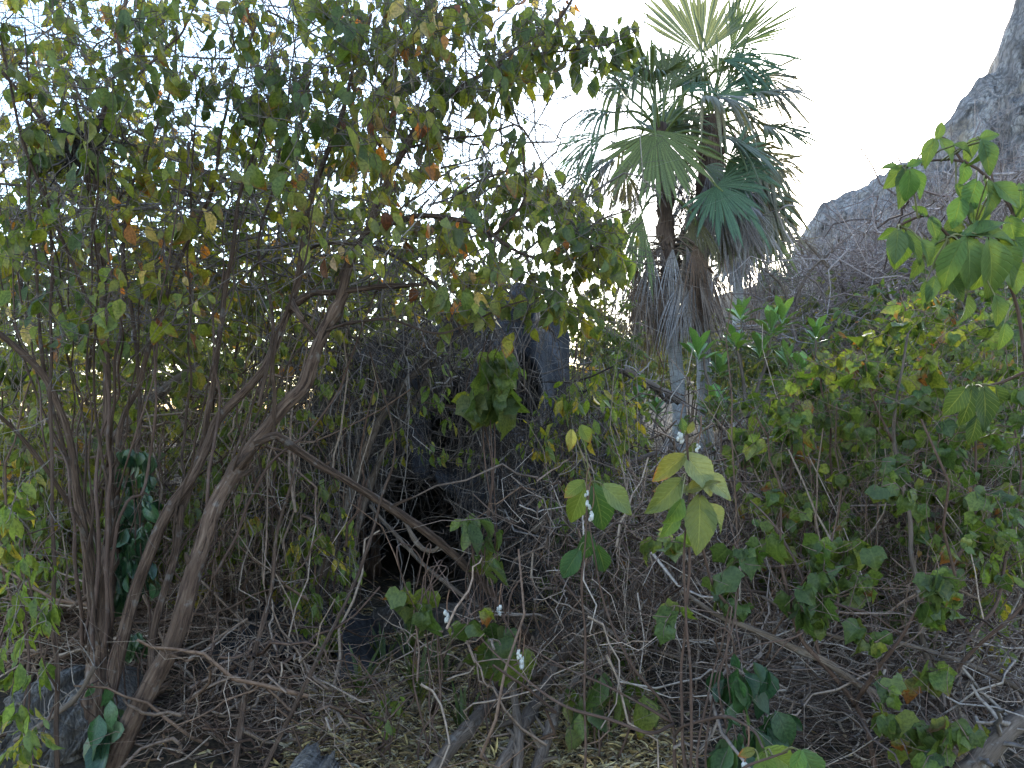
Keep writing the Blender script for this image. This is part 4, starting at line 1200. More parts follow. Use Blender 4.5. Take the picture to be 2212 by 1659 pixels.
vine('yellow-green climber spread over the brush at the far left edge', (90, 950, 4.9), [(0, 560), (230, 580), (260, 900), (230, 1280), (0, 1280)], 4.4, 5.8, 130, 3.6, 'ovate', 'olive', 0.075, n_ind=220)
vine('olive climber filling the space between the upright and leaning trunks', (350, 900, 5.0), [(230, 580), (470, 560), (520, 850), (420, 1250), (250, 1250)], 4.5, 6.0, 130, 3.6, 'ovate', 'olive', 0.075, n_ind=220)
vine('yellow-green climber below the fork, right of the leaning trunk', (600, 950, 5.2), [(470, 600), (740, 640), (760, 900), (680, 1300), (480, 1300)], 4.6, 6.0, 120, 3.4, 'ovate', 'olive', 0.072, n_ind=200)
vine('small-leaved creeper over the right shoulder of the outcrop', (1250, 700, 6.3), [(1170, 570), (1290, 620), (1330, 800), (1290, 900), (1200, 760)], 5.9, 6.7, 30, 3, 'small', 'olive', 0.075)
vine('sparse yellow-leaved vine draped over the middle of the outcrop', (760, 900, 6.0), [(640, 800), (1000, 740), (1260, 860), (1200, 1050), (900, 1000), (680, 1000)], 5.2, 6.2, 90, 3, 'small', 'lime', 0.075)
vine('yellow-leaved vine trailing right of the cave, above the crossed limbs', (1230, 980, 5.4), [(1190, 820), (1340, 780), (1420, 900), (1340, 1050), (1230, 1150), (1160, 1050)], 5.0, 6.2, 110, 4, 'small', 'lime', 0.08)
vine('dark lobed-leaf spray hanging in front of the outcrop hollow', (1060, 760, 4.6), [(1005, 775), (1080, 770), (1110, 850), (1100, 900), (1015, 890)], 4.5, 4.7, 10, 3.2, 'lobed', 'cotton', 0.15)
vine('lobed green leaf spray with browned tips beside the white cotton tuft', (930, 1250, 3.9), [(870, 1250), (960, 1260), (960, 1330), (920, 1370), (870, 1320)], 3.8, 3.95, 6, 2.6, 'lobed', 'cotton', 0.13)
vine('drooping green leaves at the centre of the crossed limbs', (1090, 1300, 4.1), [(1050, 1330), (1110, 1330), (1120, 1430), (1060, 1450)], 4.0, 4.2, 8, 2.4, 'lobed', 'cotton', 0.13)
vine('broad drooping leaves on the slanting dead limb above the clearing', (1030, 1180, 4.5), [(980, 1100), (1080, 1090), (1070, 1280), (990, 1260)], 4.4, 4.7, 9, 2.2, 'ovate', 'cotton', 0.15)
vine('green leafy vine low in the right foreground beside the twig pile', (1560, 1420, 3.2), [(1540, 1400), (1640, 1440), (1700, 1500), (1640, 1640), (1530, 1659)], 3.0, 3.35, 20, 3, 'ovate', 'deep', 0.12, mat='leaf', hang=0.8)
vine('low green leaves beside the crossed trunks at the clearing edge', (1300, 1480, 3.9), [(1240, 1470), (1400, 1480), (1390, 1560), (1250, 1570)], 3.7, 4.1, 11, 2.2, 'ovate', 'cotton', 0.15)
vine('yellow-green leaf spray at the bottom edge left of the crossed limbs', (820, 1560, 3.9), [(780, 1500), (900, 1480), (900, 1630), (790, 1640)], 3.8, 4.2, 10, 2.5, 'small', 'lime', 0.08)
vine('pale lime vine threading the brush at the lower right edge', (2130, 1250, 4.2), [(2040, 1150), (2212, 1130), (2212, 1420), (2080, 1400)], 3.9, 4.6, 40, 4, 'small', 'lime', 0.08)


# ---- wild cotton shrubs
def bolls(thing, base, spots):
    for (px, py, d, s) in spots:
        s = s * 0.75
        c = P(px, py, d)
        Vs, Fs, off = [], [], 0
        n, m_ = 12, 8
        for k in range(4):
            th = np.linspace(0, 2 * math.pi, n, endpoint=False); ph = np.linspace(-math.pi / 2, math.pi / 2, m_)
            T, H = np.meshgrid(th, ph)
            q = np.stack([np.cos(T) * np.cos(H), np.sin(T) * np.cos(H), np.sin(H)], -1).reshape(-1, 3)
            q = q * (1 + 0.45 * fbm(q * 2.5 + RS.rand() * 50, 4)[:, None]) * s * (0.5 + 0.3 * RS.rand())
            q = q * [0.8, 0.8, 1.1] + np.array([RS.randn() * s * 0.3, RS.randn() * s * 0.3, -k * s * 0.55])
            i = np.arange(n * m_).reshape(m_, n)
            Fs.append(np.stack([i[:-1], np.roll(i, -1, 1)[:-1], np.roll(i, -1, 1)[1:], i[1:]], -1).reshape(-1, 4) + off)
            Vs.append(q + c); off += len(q)
        V = np.vstack(Vs)
        o = mesh_obj('cotton_boll', V, [np.vstack(Fs)], M['cotton'], thing, base, tint=np.tile([0.62, 0.6, 0.57, 1], (len(V), 1)))
        top = c + [0, 0, s * 0.6]
        pth = curvy(top[None], (top + [0.01, 0.0, 0.09])[None], 5, 0, 0.1)
        Vp, Fp, Up = tubes(pth, np.full((1, 5), 0.0025), 4)
        mesh_obj('stalk', Vp, [Fp], M['twig'], o, base, tint=np.tile([0.16, 0.09, 0.06, 1], (len(Vp), 1)), uv=Up)


def cotton(label, stems, polys, per, size, n_ind=220, bo=(), r=0.0026, kind='lobed', palname='cotton', hang=0.7, mat='leaf'):
    b = P(*stems[0][0][0]); b[2] = gz(b[0], b[1])
    th = empty('cotton_shrub', b)
    tag(th, label, 'shrub', 'wild cotton shrubs on the right')
    pool = [limb('stem', tr, r0 * 0.9, r1 * 0.9, M['red_bark' if r0 < 0.016 else 'smooth_bark'], th, b, sides=8, rough=0.05, knots=2, wob=0.02) for tr, r0, r1 in stems]
    cl = np.vstack([sample(*q) for q in polys])
    foliate(th, b, cl, np.vstack(pool), per, kind, palname, M[mat], size, hang=hang, n_ind=n_ind, twigc=(0.17, 0.11, 0.09), r=r, extra=2, spread=size * 0.5)
    bolls(th, b, bo)
    return th


cotton('wild cotton shrub with many lobed green leaves, right of the palm trunks',
       [([(1700, 1420, 5.0), (1690, 1250, 4.9), (1700, 1100, 4.75), (1715, 950, 4.6), (1710, 830, 4.5)], 0.012, 0.005),
        ([(1760, 1430, 4.9), (1780, 1250, 4.7), (1800, 1050, 4.5), (1785, 900, 4.4), (1775, 780, 4.4)], 0.012, 0.005),
        ([(1730, 1430, 4.95), (1650, 1230, 4.8), (1640, 1080, 4.6)], 0.009, 0.004)],
       [([(1560, 1000), (1640, 850), (1790, 740), (1930, 790), (1910, 1000), (1880, 1180), (1680, 1220), (1570, 1130)], 270, 4.0, 5.8),
        ([(1660, 1050), (1860, 1060), (1850, 1180), (1700, 1180)], 40, 4.1, 4.9)], 2.8, 0.072, n_ind=260)
cotton('tall wild cotton shrub with straight brown stems at the right edge',
       [([(2120, 1670, 3.65), (2041, 1556, 3.7), (2017, 1495, 3.75), (2000, 1421, 3.8), (1987, 1371, 3.8), (1980, 1304, 3.82), (1973, 1203, 3.85), (1967, 1102, 3.9), (1930, 950, 3.95), (1945, 800, 4.0), (1955, 720, 4.0)], 0.019, 0.006),
        ([(2041, 1560, 3.7), (2060, 1480, 3.6), (2120, 1400, 3.5), (2180, 1330, 3.4), (2230, 1270, 3.3)], 0.012, 0.007),
        ([(1990, 1330, 3.82), (2080, 1180, 3.9), (2110, 1000, 4.0), (2100, 860, 4.0)], 0.011, 0.005),
        ([(2017, 1480, 3.75), (2150, 1300, 4.0), (2190, 1100, 4.1), (2200, 900, 4.1)], 0.012, 0.005),
        ([(1930, 950, 3.95), (1880, 850, 3.9), (1860, 780, 3.9)], 0.007, 0.003)],
       [([(1820, 780), (1930, 640), (2060, 600), (2212, 640), (2212, 1180), (2080, 1200), (1930, 1180), (1850, 1000)], 340, 3.6, 5.6),
        ([(1940, 1050), (2212, 1050), (2212, 1250), (2000, 1240)], 50, 3.6, 4.6)], 2.8, 0.072, n_ind=280,
       bo=[(2022, 1270, 3.6, 0.028), (2045, 1300, 3.6, 0.03), (2000, 1250, 3.6, 0.018)])
cotton('sprawling cotton shrub with a long limb slanting across the lower right',
       [([(2108, 1672, 3.6), (2020, 1579, 3.65), (1940, 1532, 3.6), (1856, 1482, 3.55), (1788, 1431, 3.5), (1738, 1404, 3.5), (1671, 1374, 3.45), (1604, 1347, 3.4), (1553, 1330, 3.4), (1469, 1280, 3.35)], 0.026, 0.009),
        ([(1893, 1670, 3.6), (1870, 1580, 3.6), (1839, 1505, 3.57), (1771, 1438, 3.5), (1731, 1394, 3.48), (1704, 1337, 3.45), (1694, 1270, 3.42), (1691, 1102, 3.4)], 0.014, 0.005),
        ([(1850, 1520, 3.56), (1875, 1480, 3.4), (1910, 1420, 3.3), (1945, 1370, 3.25), (1970, 1320, 3.2), (1995, 1280, 3.2)], 0.011, 0.006),
        ([(1604, 1347, 3.4), (1545, 1250, 3.3), (1510, 1150, 3.2), (1490, 1000, 3.1), (1484, 930, 3.1)], 0.008, 0.004),
        ([(1700, 1300, 3.44), (1800, 1310, 3.5), (1900, 1330, 3.6), (1980, 1380, 3.8)], 0.008, 0.005),
        ([(1770, 1440, 3.5), (1740, 1250, 3.6), (1690, 1160, 3.7), (1620, 1090, 3.8)], 0.008, 0.004)],
       [([(1700, 1270), (1770, 1260), (1800, 1350), (1720, 1370)], 9, 3.2, 3.45), ([(1980, 1260), (2060, 1230), (2080, 1320), (2000, 1350)], 11, 3.1, 3.4),
        ([(1840, 1330), (1900, 1330), (1890, 1400), (1840, 1400)], 4, 3.2, 3.4), ([(1890, 1480), (1950, 1480), (1950, 1560), (1890, 1560)], 5, 3.1, 3.4),
        ([(1920, 1580), (2100, 1560), (2120, 1659), (1920, 1659)], 12, 3.0, 3.5), ([(1700, 1150), (1880, 1170), (1880, 1260), (1720, 1250)], 13, 3.3, 3.7),
        ([(1980, 1420), (2030, 1420), (2030, 1480), (1980, 1480)], 3, 3.3, 3.6), ([(1560, 1200), (1640, 1180), (1640, 1320), (1560, 1300)], 8, 3.3, 3.6)], 3.4, 0.085, n_ind=240)


# ---- plumeria with leaf rosettes
def plumeria(label, base, stems, rosettes, size, d):
    b = P(*base); b[2] = gz(b[0], b[1])
    th = empty('rosette_tree', b)
    tag(th, label, 'small tree', 'rosette-leaved small trees')
    for tr, r0, r1 in stems:
        limb('branch', tr, r0, r1, M['smooth_bark'], th, b, sides=8, rough=0.04)
    pos, dirs, nr, sz = [], [], [], []
    for (px, py, dd) in rosettes:
        c = P(px, py, dd)
        m_ = 14
        for k in range(m_):
            a = k * 2.4 + RS.rand() * 0.3
            el = 0.35 + 1.0 * (k / m_)
            o = np.array([math.cos(a), math.sin(a), 0])
            pos.append(c + [0, 0, -0.08 + 0.1 * k / m_]); dirs.append(o * math.cos(el) + np.array([0, 0, math.sin(el)])); nr.append(np.array([0, 0, 1.0]) - o * 0.8)
            sz.append(size * (0.7 + 0.5 * RS.rand()))
    leaves(th, b, np.array(pos), np.array(dirs), np.array(nr), np.array(sz), 'oblan', 'bright', M['glossy'], 300)
    return th


dp = 8.6
plumeria('bright green rosette-leaved small tree right of the palm trunks', (1660, 1010, dp),
         [([(1660, 1150, dp), (1640, 1000, dp), (1615, 900, dp), (1600, 800, dp), (1590, 745, dp)], 0.03, 0.013),
          ([(1640, 1000, dp), (1560, 930, 8.4), (1535, 850, 8.3), (1520, 770, 8.3)], 0.022, 0.012),
          ([(1615, 900, dp), (1650, 800, 8.7), (1665, 720, 8.7)], 0.02, 0.012),
          ([(1650, 1060, dp), (1720, 930, 8.8), (1760, 800, 8.9), (1762, 735, 8.9)], 0.024, 0.012),
          ([(1612, 880, dp), (1600, 760, 8.8), (1600, 690, 8.8)], 0.016, 0.011),
          ([(1560, 930, 8.4), (1545, 910, 8.2), (1548, 886, 8.1)], 0.014, 0.01),
          ([(1720, 930, 8.8), (1745, 860, 8.5), (1735, 820, 8.5)], 0.014, 0.01)],
         [(1590, 745, dp), (1508, 765, 8.3), (1665, 712, 8.7), (1690, 690, 8.8), (1762, 725, 8.9), (1600, 682, 8.8), (1548, 880, 8.1), (1735, 810, 8.5), (1555, 800, 8.4), (1540, 900, 8.4), (1640, 760, 8.6), (1700, 780, 8.7)], 0.25, dp)
plumeria('rosette-leaved small tree left of the nearest palm trunk', (1400, 1010, 9.0),
         [([(1400, 1150, 9.0), (1390, 1000, 9.0), (1385, 900, 9.0), (1380, 870, 9.0)], 0.026, 0.012), ([(1390, 1000, 9.0), (1410, 940, 9.0), (1420, 890, 9.0)], 0.016, 0.01),
          ([(1390, 980, 9.0), (1330, 930, 8.8), (1320, 890, 8.8)], 0.016, 0.01)],
         [(1380, 862, 9.0), (1420, 885, 9.0), (1320, 882, 8.8)], 0.19, 9.0)
plumeria('rosette-leaved small tree on top of the outcrop against the sky', (1060, 640, 9.6),
         [([(1062, 720, 9.6), (1060, 560, 9.6), (1050, 450, 9.6), (1045, 400, 9.6)], 0.028, 0.014), ([(1060, 560, 9.6), (1085, 470, 9.6), (1095, 420, 9.6)], 0.02, 0.012),
          ([(1060, 600, 9.6), (1020, 520, 9.5), (1000, 440, 9.5)], 0.02, 0.012), ([(1060, 620, 9.6), (1090, 540, 9.7), (1100, 500, 9.7)], 0.02, 0.012)],
         [(1045, 395, 9.6), (1095, 412, 9.6), (1000, 432, 9.5), (1100, 495, 9.7), (1065, 440, 9.6)], 0.2, 9.6)


# ---- broad leaved plants close to the camera
def broad(label, stems, lv, d, palname='broad', cat='shrub', bo=(), tints=None):
    b = P(*stems[0][0][0]); b[2] = gz(b[0], b[1])
    th = empty('broad_leaved_shrub', b)
    tag(th, label, cat, 'broad-leaved shrubs near the camera')
    for tr, r0, r1 in stems:
        limb('stem', tr, r0 * 0.7, r1 * 0.8, M['red_bark'], th, b, sides=8, rough=0.04, wob=0.012, knots=2)
    allp = np.vstack([spline([P(*q) for q in tr], 40) for tr, _, _ in stems])
    L = variants('broad', palname, M['big'], 12)
    for q in lv:
        px, py, ang, ln = q[:4]
        dy = q[4] if len(q) > 4 else -0.2
        face = q[5] if len(q) > 5 else 25
        tint = q[6] if len(q) > 6 else None
        dd = d * (1 + 0.03 * RS.randn())
        p = P(px, py, dd)
        a = math.radians(ang)
        D = unit(np.array([math.cos(a), dy, math.sin(a)]))
        f = math.radians(face)
        Nn = np.array([0.25 * RS.randn(), -math.cos(f), math.sin(f)])
        R = frames(D[None], Nn[None])[0]
        s = ln * dd / FO
        if tint is None:
            me = L[RS.randint(len(L))]
        else:
            V, F, UV = TEMPL['broad'][RS.randint(4)]
            me = make_mesh('leaf', V, [F], M['big'], tint=np.tile([*tint, q[7] if len(q) > 7 else 0.1], (len(V), 1)), uv=UV)
        o = bpy.data.objects.new('leaf', me)
        m4 = Matrix.Identity(4)
        for i in range(3):
            for j in range(3):
                m4[i][j] = R[i, j] * s
            m4[i][3] = p[i] - b[i]
        link(o, th); o.matrix_local = m4
        k = allp[np.argmin(np.sum((allp - p) ** 2, 1))]
        if np.linalg.norm(k - p) > 0.006:
            pth = spline([k, (k + p) / 2 + [0, 0, 0.01], p], 6)
            Vp, Fp, Up = tubes(pth[None], np.linspace(0.0028, 0.0018, 6)[None], 5)
            mesh_obj('leaf_stalk', Vp, [Fp], M['twig'], th, b, tint=np.tile([0.15, 0.14, 0.06, 1], (len(Vp), 1)), uv=Up)
    bolls(th, b, bo)
    return th


YEL, PALE, OLV = (0.135, 0.13, 0.032), (0.18, 0.195, 0.09), (0.095, 0.115, 0.04)
broad('broad-leaved shrub with large heart-shaped green leaves against the cliff at upper right',
      [([(2330, 1700, 2.4), (2290, 1200, 2.4), (2220, 800, 2.35), (2170, 600, 2.3), (2120, 500, 2.25), (2060, 520, 2.2), (2000, 470, 2.2), (1945, 490, 2.2)], 0.014, 0.004),
       ([(2170, 600, 2.3), (2190, 480, 2.3), (2140, 400, 2.3), (2080, 350, 2.3), (2020, 350, 2.3), (1960, 365, 2.3)], 0.008, 0.003),
       ([(2140, 400, 2.3), (2125, 340, 2.3), (2115, 300, 2.3)], 0.005, 0.003),
       ([(2080, 350, 2.3), (2050, 310, 2.3), (2025, 300, 2.3)], 0.004, 0.003),
       ([(2220, 800, 2.35), (2150, 830, 2.4), (2100, 840, 2.4)], 0.006, 0.003),
       ([(2190, 480, 2.3), (2230, 400, 2.3)], 0.005, 0.003)],
      [(2090, 515, -95, 118, -0.4), (2135, 520, -80, 135, -0.1, 15), (2160, 520, -62, 120, 0.2), (2080, 512, 8, 125, -0.3, 55), (2080, 515, 172, 95, -0.4, 60), (2075, 525, -115, 112, 0.1, 20), (2105, 520, -100, 105, 0.3),
       (1940, 498, -100, 78), (1958, 500, -66, 82), (1935, 498, 205, 45), (1945, 500, -85, 92, 0.3), (1950, 495, 60, 35),
       (1948, 362, -128, 62), (1955, 368, -98, 88), (1968, 366, -66, 70), (1962, 360, 30, 38), (1965, 370, -85, 70, 0.3), (1940, 365, 165, 40),
       (2018, 302, -118, 66), (2030, 300, -55, 62), (2024, 300, 75, 40), (2060, 315, -20, 52),
       (2108, 302, -122, 60), (2122, 305, -75, 80), (2118, 300, 20, 45), (2128, 305, -100, 66, 0.3),
       (2110, 392, -112, 82), (2132, 392, -88, 96), (2150, 398, -40, 80), (2125, 390, -60, 70, 0.3), (2085, 352, -100, 55), (2065, 400, -65, 60),
       (2060, 470, -100, 70), (2010, 470, -75, 55), (2000, 468, 140, 40), (2040, 520, -120, 66), (2180, 470, -80, 90), (2205, 400, -95, 80), (2212, 410, -60, 70), (2190, 560, -90, 80),
       (2020, 600, -110, 60), (2050, 600, -60, 62), (2000, 610, -95, 50), (2090, 640, -100, 70), (2150, 640, -80, 70), (1990, 560, -120, 50), (2170, 700, -95, 60), (2150, 520, -95, 130, 0.25, 10), (2110, 505, 30, 80, -0.2, 60), (2195, 520, -40, 110, 0.0, 35), (2050, 560, -85, 90, 0.3, 15), (1990, 520, -60, 60), (2075, 430, -110, 70), (2100, 440, -70, 80),
       (2100, 835, -100, 95, -0.1, 18, (0.036, 0.06, 0.02)), (2125, 838, -80, 105, 0.1, 15, (0.03, 0.052, 0.018)), (2085, 840, -125, 75, 0.1, 20, (0.04, 0.066, 0.02)), (2150, 835, -60, 70, 0.2, 30, (0.036, 0.06, 0.02)), (2110, 900, -95, 70, 0.1, 20, (0.036, 0.06, 0.02))], 2.2)
broad('broad-leaved stem with pale yellowing leaves standing below the palm trunks',
      [([(1490, 1700, 3.0), (1484, 1450, 2.9), (1484, 1200, 2.8), (1482, 1060, 2.75), (1480, 960, 2.7), (1484, 920, 2.7)], 0.008, 0.004)],
      [(1482, 982, -52, 108, -0.35, 25, PALE), (1478, 988, 212, 92, -0.2, 40, YEL, 0.45), (1470, 1040, 222, 110, -0.3, 35, OLV), (1485, 1060, 170, 80, 0.2, 60, YEL, 0.4),
       (1512, 1075, -94, 128, -0.3, 18, OLV), (1520, 1025, -38, 88, 0.0, 40, PALE), (1528, 1092, -48, 82, 0.1, 35, PALE), (1472, 1080, -115, 80, 0.2), (1480, 1062, 25, 80, -0.2, 60, YEL, 0.3), (1465, 1110, 235, 70),
       (1478, 935, 100, 35), (1486, 935, 60, 32, -0.1, 30, YEL)], 2.7,
      bo=[(1470, 938, 2.7, 0.018), (1508, 962, 2.7, 0.013)])
broad('dark green broad-leaved plant with a strand of white cotton, left of the yellowing stem',
      [([(1262, 1690, 3.4), (1262, 1400, 3.35), (1262, 1200, 3.3), (1266, 1050, 3.3), (1275, 1040, 3.3)], 0.008, 0.004)],
      [(1262, 1042, 210, 58, -0.2, 35), (1264, 1048, -112, 100, -0.1, 25), (1282, 1052, -72, 120, 0.0, 15, (0.04, 0.085, 0.03)), (1305, 1050, -42, 96, 0.1, 30, (0.13, 0.16, 0.06)), (1270, 1150, -100, 90, 0.2, 15, (0.035, 0.075, 0.03)),
       (1250, 1190, -120, 80, 0.2, 15, (0.035, 0.075, 0.03)), (1290, 1180, -70, 80, 0.2, 15, (0.035, 0.075, 0.03)), (1235, 930, -95, 50), (1255, 920, -60, 45)], 3.3, 'cotton',
      bo=[(1268, 1062, 3.25, 0.012), (1272, 1085, 3.25, 0.017), (1276, 1108, 3.25, 0.02)])
broad('lime broad-leaved seedling with holed leaves at the bottom edge',
      [([(1560, 1700, 2.0), (1600, 1660, 2.0), (1650, 1640, 2.0), (1690, 1625, 2.0)], 0.006, 0.003)],
      [(1655, 1622, -30, 95, -0.1, 30, (0.16, 0.2, 0.035)), (1650, 1625, -85, 80, 0, 20), (1735, 1625, -60, 110, 0, 30), (1730, 1622, -110, 60), (1630, 1620, 200, 40, 0, 30, YEL, 0.6)], 2.0,
      bo=[(1608, 1655, 2.05, 0.018)])
cotton('thin brown-stemmed cotton plant leaning over the clearing in front of the crossed limbs',
       [([(1460, 1690, 3.4), (1450, 1560, 3.4), (1380, 1450, 3.35), (1310, 1330, 3.35), (1290, 1200, 3.3), (1270, 1090, 3.3)], 0.008, 0.003),
        ([(1480, 1700, 3.3), (1480, 1169, 3.2)], 0.008, 0.006),
        ([(1450, 1570, 3.4), (1390, 1590, 3.3), (1300, 1560, 3.3), (1200, 1510, 3.35), (1100, 1440, 3.4), (1040, 1370, 3.45), (980, 1320, 3.5)], 0.009, 0.003),
        ([(1455, 1590, 3.4), (1500, 1550, 3.1), (1560, 1545, 2.9), (1620, 1580, 2.75), (1650, 1620, 2.6)], 0.007, 0.005),
        ([(1440, 1560, 3.4), (1330, 1490, 3.4), (1210, 1430, 3.45), (1130, 1390, 3.5)], 0.006, 0.003)],
       [([(1380, 1130), (1460, 1130), (1470, 1200), (1380, 1200)], 5, 3.1, 3.3), ([(1420, 1290), (1470, 1290), (1480, 1360), (1420, 1360)], 3, 3.1, 3.3), ([(950, 1300), (1050, 1310), (1060, 1380), (960, 1360)], 3, 3.4, 3.5)],
       2.0, 0.075, bo=[(1078, 1312, 3.45, 0.02), (966, 1325, 3.5, 0.022), (1120, 1408, 3.45, 0.02), (1128, 1425, 3.45, 0.022)])


# ================================================================== DRY STUFF
def above(p):
    f = p.reshape(-1, 3)
    f[:, 2] = np.maximum(f[:, 2], gh(f[:, 0], f[:, 1]) + 0.01)
    return p


def thicket(name, label, poly, n, d0, d1, lmin, lmax, r, color, hang=0.0, flat=0.0, bend=0.3, K=7, wob=0.04, cat='dry brush', az=None, holes=()):
    p0 = sample(poly, n, d0, d1, holes)
    dr = rnd(n)
    dr[:, 2] = dr[:, 2] * (1 - flat) - hang * np.abs(RS.randn(n)) * 2
    if az is not None:
        dr[:, :2] = dr[:, :2] * 0.35 + np.array(az) * np.sign(RS.randn(n, 1))
    L = lmin + (lmax - lmin) * RS.rand(n, 1) ** 1.6
    p1 = p0 + unit(dr) * L
    pth = above(curvy(p0, p1, K, 0.06, bend, wob))
    rad = (r * (0.42 + RS.rand(n, 1) ** 5 * 3.2)) * np.linspace(1, 0.55, K)[None]
    c = np.array(color)[RS.randint(len(color), size=n)]
    return tag(twig_mass(name, pth, rad, c, sides=3), label, cat, None, 'stuff')


GR = [(0.22, 0.168, 0.145), (0.15, 0.108, 0.09), (0.36, 0.295, 0.26), (0.075, 0.05, 0.041), (0.1, 0.068, 0.056)]
DK = [(0.14, 0.115, 0.105), (0.09, 0.07, 0.062), (0.24, 0.205, 0.19), (0.05, 0.037, 0.032), (0.07, 0.053, 0.046)]
BR = [(0.15, 0.093, 0.067), (0.22, 0.152, 0.118), (0.085, 0.051, 0.038), (0.3, 0.225, 0.18)]
thicket('dead_vines', 'tangle of grey dead vines draped over the dark outcrop', [(540, 740), (700, 640), (1000, 590), (1240, 640), (1330, 900), (1330, 1250), (1000, 1300), (960, 1050), (820, 1060), (700, 1330), (540, 1300)], 4000, 5.6, 6.8, 0.15, 0.8, 0.0025, DK, hang=0.5, wob=0.05, holes=[(865, 1205, 150, 160), (965, 925, 60, 110), (1140, 840, 60, 90), (1215, 700, 75, 120), (1110, 620, 70, 60)])
thicket('dry_brush', 'dry twiggy brush filling the ground between the left trees', [(0, 850), (640, 780), (700, 1450), (0, 1450)], 1900, 4.6, 7.5, 0.2, 1.0, 0.0033, BR, hang=0.15)
thicket('stick_pile', 'heap of long dry sticks lying behind the boulder at the left edge', [(0, 1260), (190, 1240), (330, 1330), (330, 1430), (0, 1440)], 420, 4.3, 5.3, 0.3, 1.1, 0.004, BR, flat=0.55, bend=0.1, wob=0.02, az=(0.8, 0.25))
thicket('stick_pile', 'tangle of dry sticks on the ground right of the leaning trunk', [(400, 1400), (700, 1400), (760, 1600), (680, 1659), (330, 1659)], 620, 3.7, 4.8, 0.2, 0.8, 0.0035, BR, flat=0.4, bend=0.18, wob=0.03)
thicket('dry_brush', 'dense grey tangle of dry twigs across the lower right', [(1360, 960), (1700, 1050), (2212, 1000), (2212, 1659), (1560, 1659), (1460, 1400), (1330, 1250)], 3600, 4.3, 6.4, 0.2, 1.0, 0.0031, GR + BR, hang=0.1, flat=0.25, wob=0.04)
thicket('twig_heap', 'heap of fallen grey twigs on the ground at the lower right', [(1540, 1380), (2212, 1350), (2212, 1659), (1500, 1659)], 1000, 3.5, 4.4, 0.15, 0.8, 0.0028, GR, flat=0.6, wob=0.03)
thicket('dry_brush', 'bare purplish brush covering the slope below the cliff', [(1700, 640), (1760, 560), (1950, 450), (2212, 360), (2212, 640), (1900, 700), (1720, 760)], 2300, 10.0, 19.0, 0.5, 2.0, 0.006, [(0.24, 0.19, 0.185), (0.17, 0.125, 0.12), (0.32, 0.265, 0.26)], hang=-0.1, wob=0.05)
thicket('dry_brush', 'thin dry brush round the feet of the palms', [(1200, 880), (1420, 900), (1430, 1010), (1560, 1010), (1620, 880), (1800, 900), (1760, 1150), (1250, 1200)], 1200, 6.6, 10.5, 0.3, 1.3, 0.0045, GR + BR, hang=0.1)
thicket('bare_twigs', 'fine bare twigs and creepers laced through the left canopy', [(0, 0), (1180, 0), (1130, 330), (1250, 450), (1150, 640), (0, 760)], 1800, 4.4, 6.2, 0.25, 1.1, 0.0028, [(0.13, 0.1, 0.09), (0.2, 0.17, 0.16)], hang=0.1)
thicket('bare_twigs', 'pale hair-thin creepers hanging from the canopy edge in front of the sky', [(1000, 60), (1300, 60), (1300, 330), (1150, 400), (1000, 330)], 130, 4.0, 4.6, 0.3, 0.9, 0.0016, [(0.3, 0.27, 0.25)], hang=0.6, bend=0.35)
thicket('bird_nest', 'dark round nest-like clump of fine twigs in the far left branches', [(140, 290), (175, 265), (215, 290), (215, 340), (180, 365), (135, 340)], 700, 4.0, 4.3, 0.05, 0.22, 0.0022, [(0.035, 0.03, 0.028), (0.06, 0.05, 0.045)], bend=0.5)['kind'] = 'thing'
bpy.data.objects['bird_nest']['category'] = 'nest'

thicket('hanging_vines', 'thin grey vines hanging straight down in front of the cave and outcrop', [(560, 700), (1000, 640), (1330, 760), (1330, 980), (1010, 980), (960, 800), (820, 860), (740, 1000), (560, 1000)], 480, 5.3, 6.3, 0.4, 1.1, 0.0024, DK, hang=4.0, bend=0.1, wob=0.02)
thicket('upright_stems', 'thin upright dry stems standing through the right-hand scrub', [(1330, 1150), (2212, 1100), (2212, 1659), (1330, 1560)], 520, 3.9, 6.2, 0.5, 1.6, 0.003, BR, hang=-3.0, bend=0.1, wob=0.02)
thicket('upright_stems', 'thin upright dry stems standing between the left trees and the cave', [(0, 1100), (760, 1000), (740, 1500), (0, 1450)], 420, 4.3, 6.2, 0.5, 1.6, 0.003, BR, hang=-3.0, bend=0.1, wob=0.02)
thicket('low_tangle', 'thin dry stems and twigs straggling over the clearing', [(720, 1330), (1400, 1300), (1480, 1659), (700, 1659)], 240, 3.3, 5.2, 0.2, 0.9, 0.0026, BR, flat=0.1, bend=0.25)
thicket('low_tangle', 'loose brown twigs hanging between the yellowing stem and the crossed limbs', [(1100, 1000), (1500, 1000), (1500, 1400), (1150, 1400)], 520, 4.0, 5.2, 0.2, 0.9, 0.0026, BR + GR, hang=0.3, bend=0.3)
# brush on the cliff foot
fi = RS.randint(0, 190, 5200); fj = (6 + 58 * RS.rand(5200) ** 1.3).astype(int)
p0 = cliff_front[fi, fj] + rnd(5200, 0.4)
p1 = p0 + unit(rnd(5200) + [0, -0.4, 0.9]) * (0.8 + 2.2 * RS.rand(5200, 1))
tag(twig_mass('cliff_brush', curvy(p0, p1, 5, 0, 0.2, 0.06), np.full((5200, 1), 0.024) * np.linspace(1, 0.4, 5)[None], (0.36, 0.3, 0.3)), 'leafless grey scrub clinging to the foot of the cliff', 'dry brush', None, 'stuff')

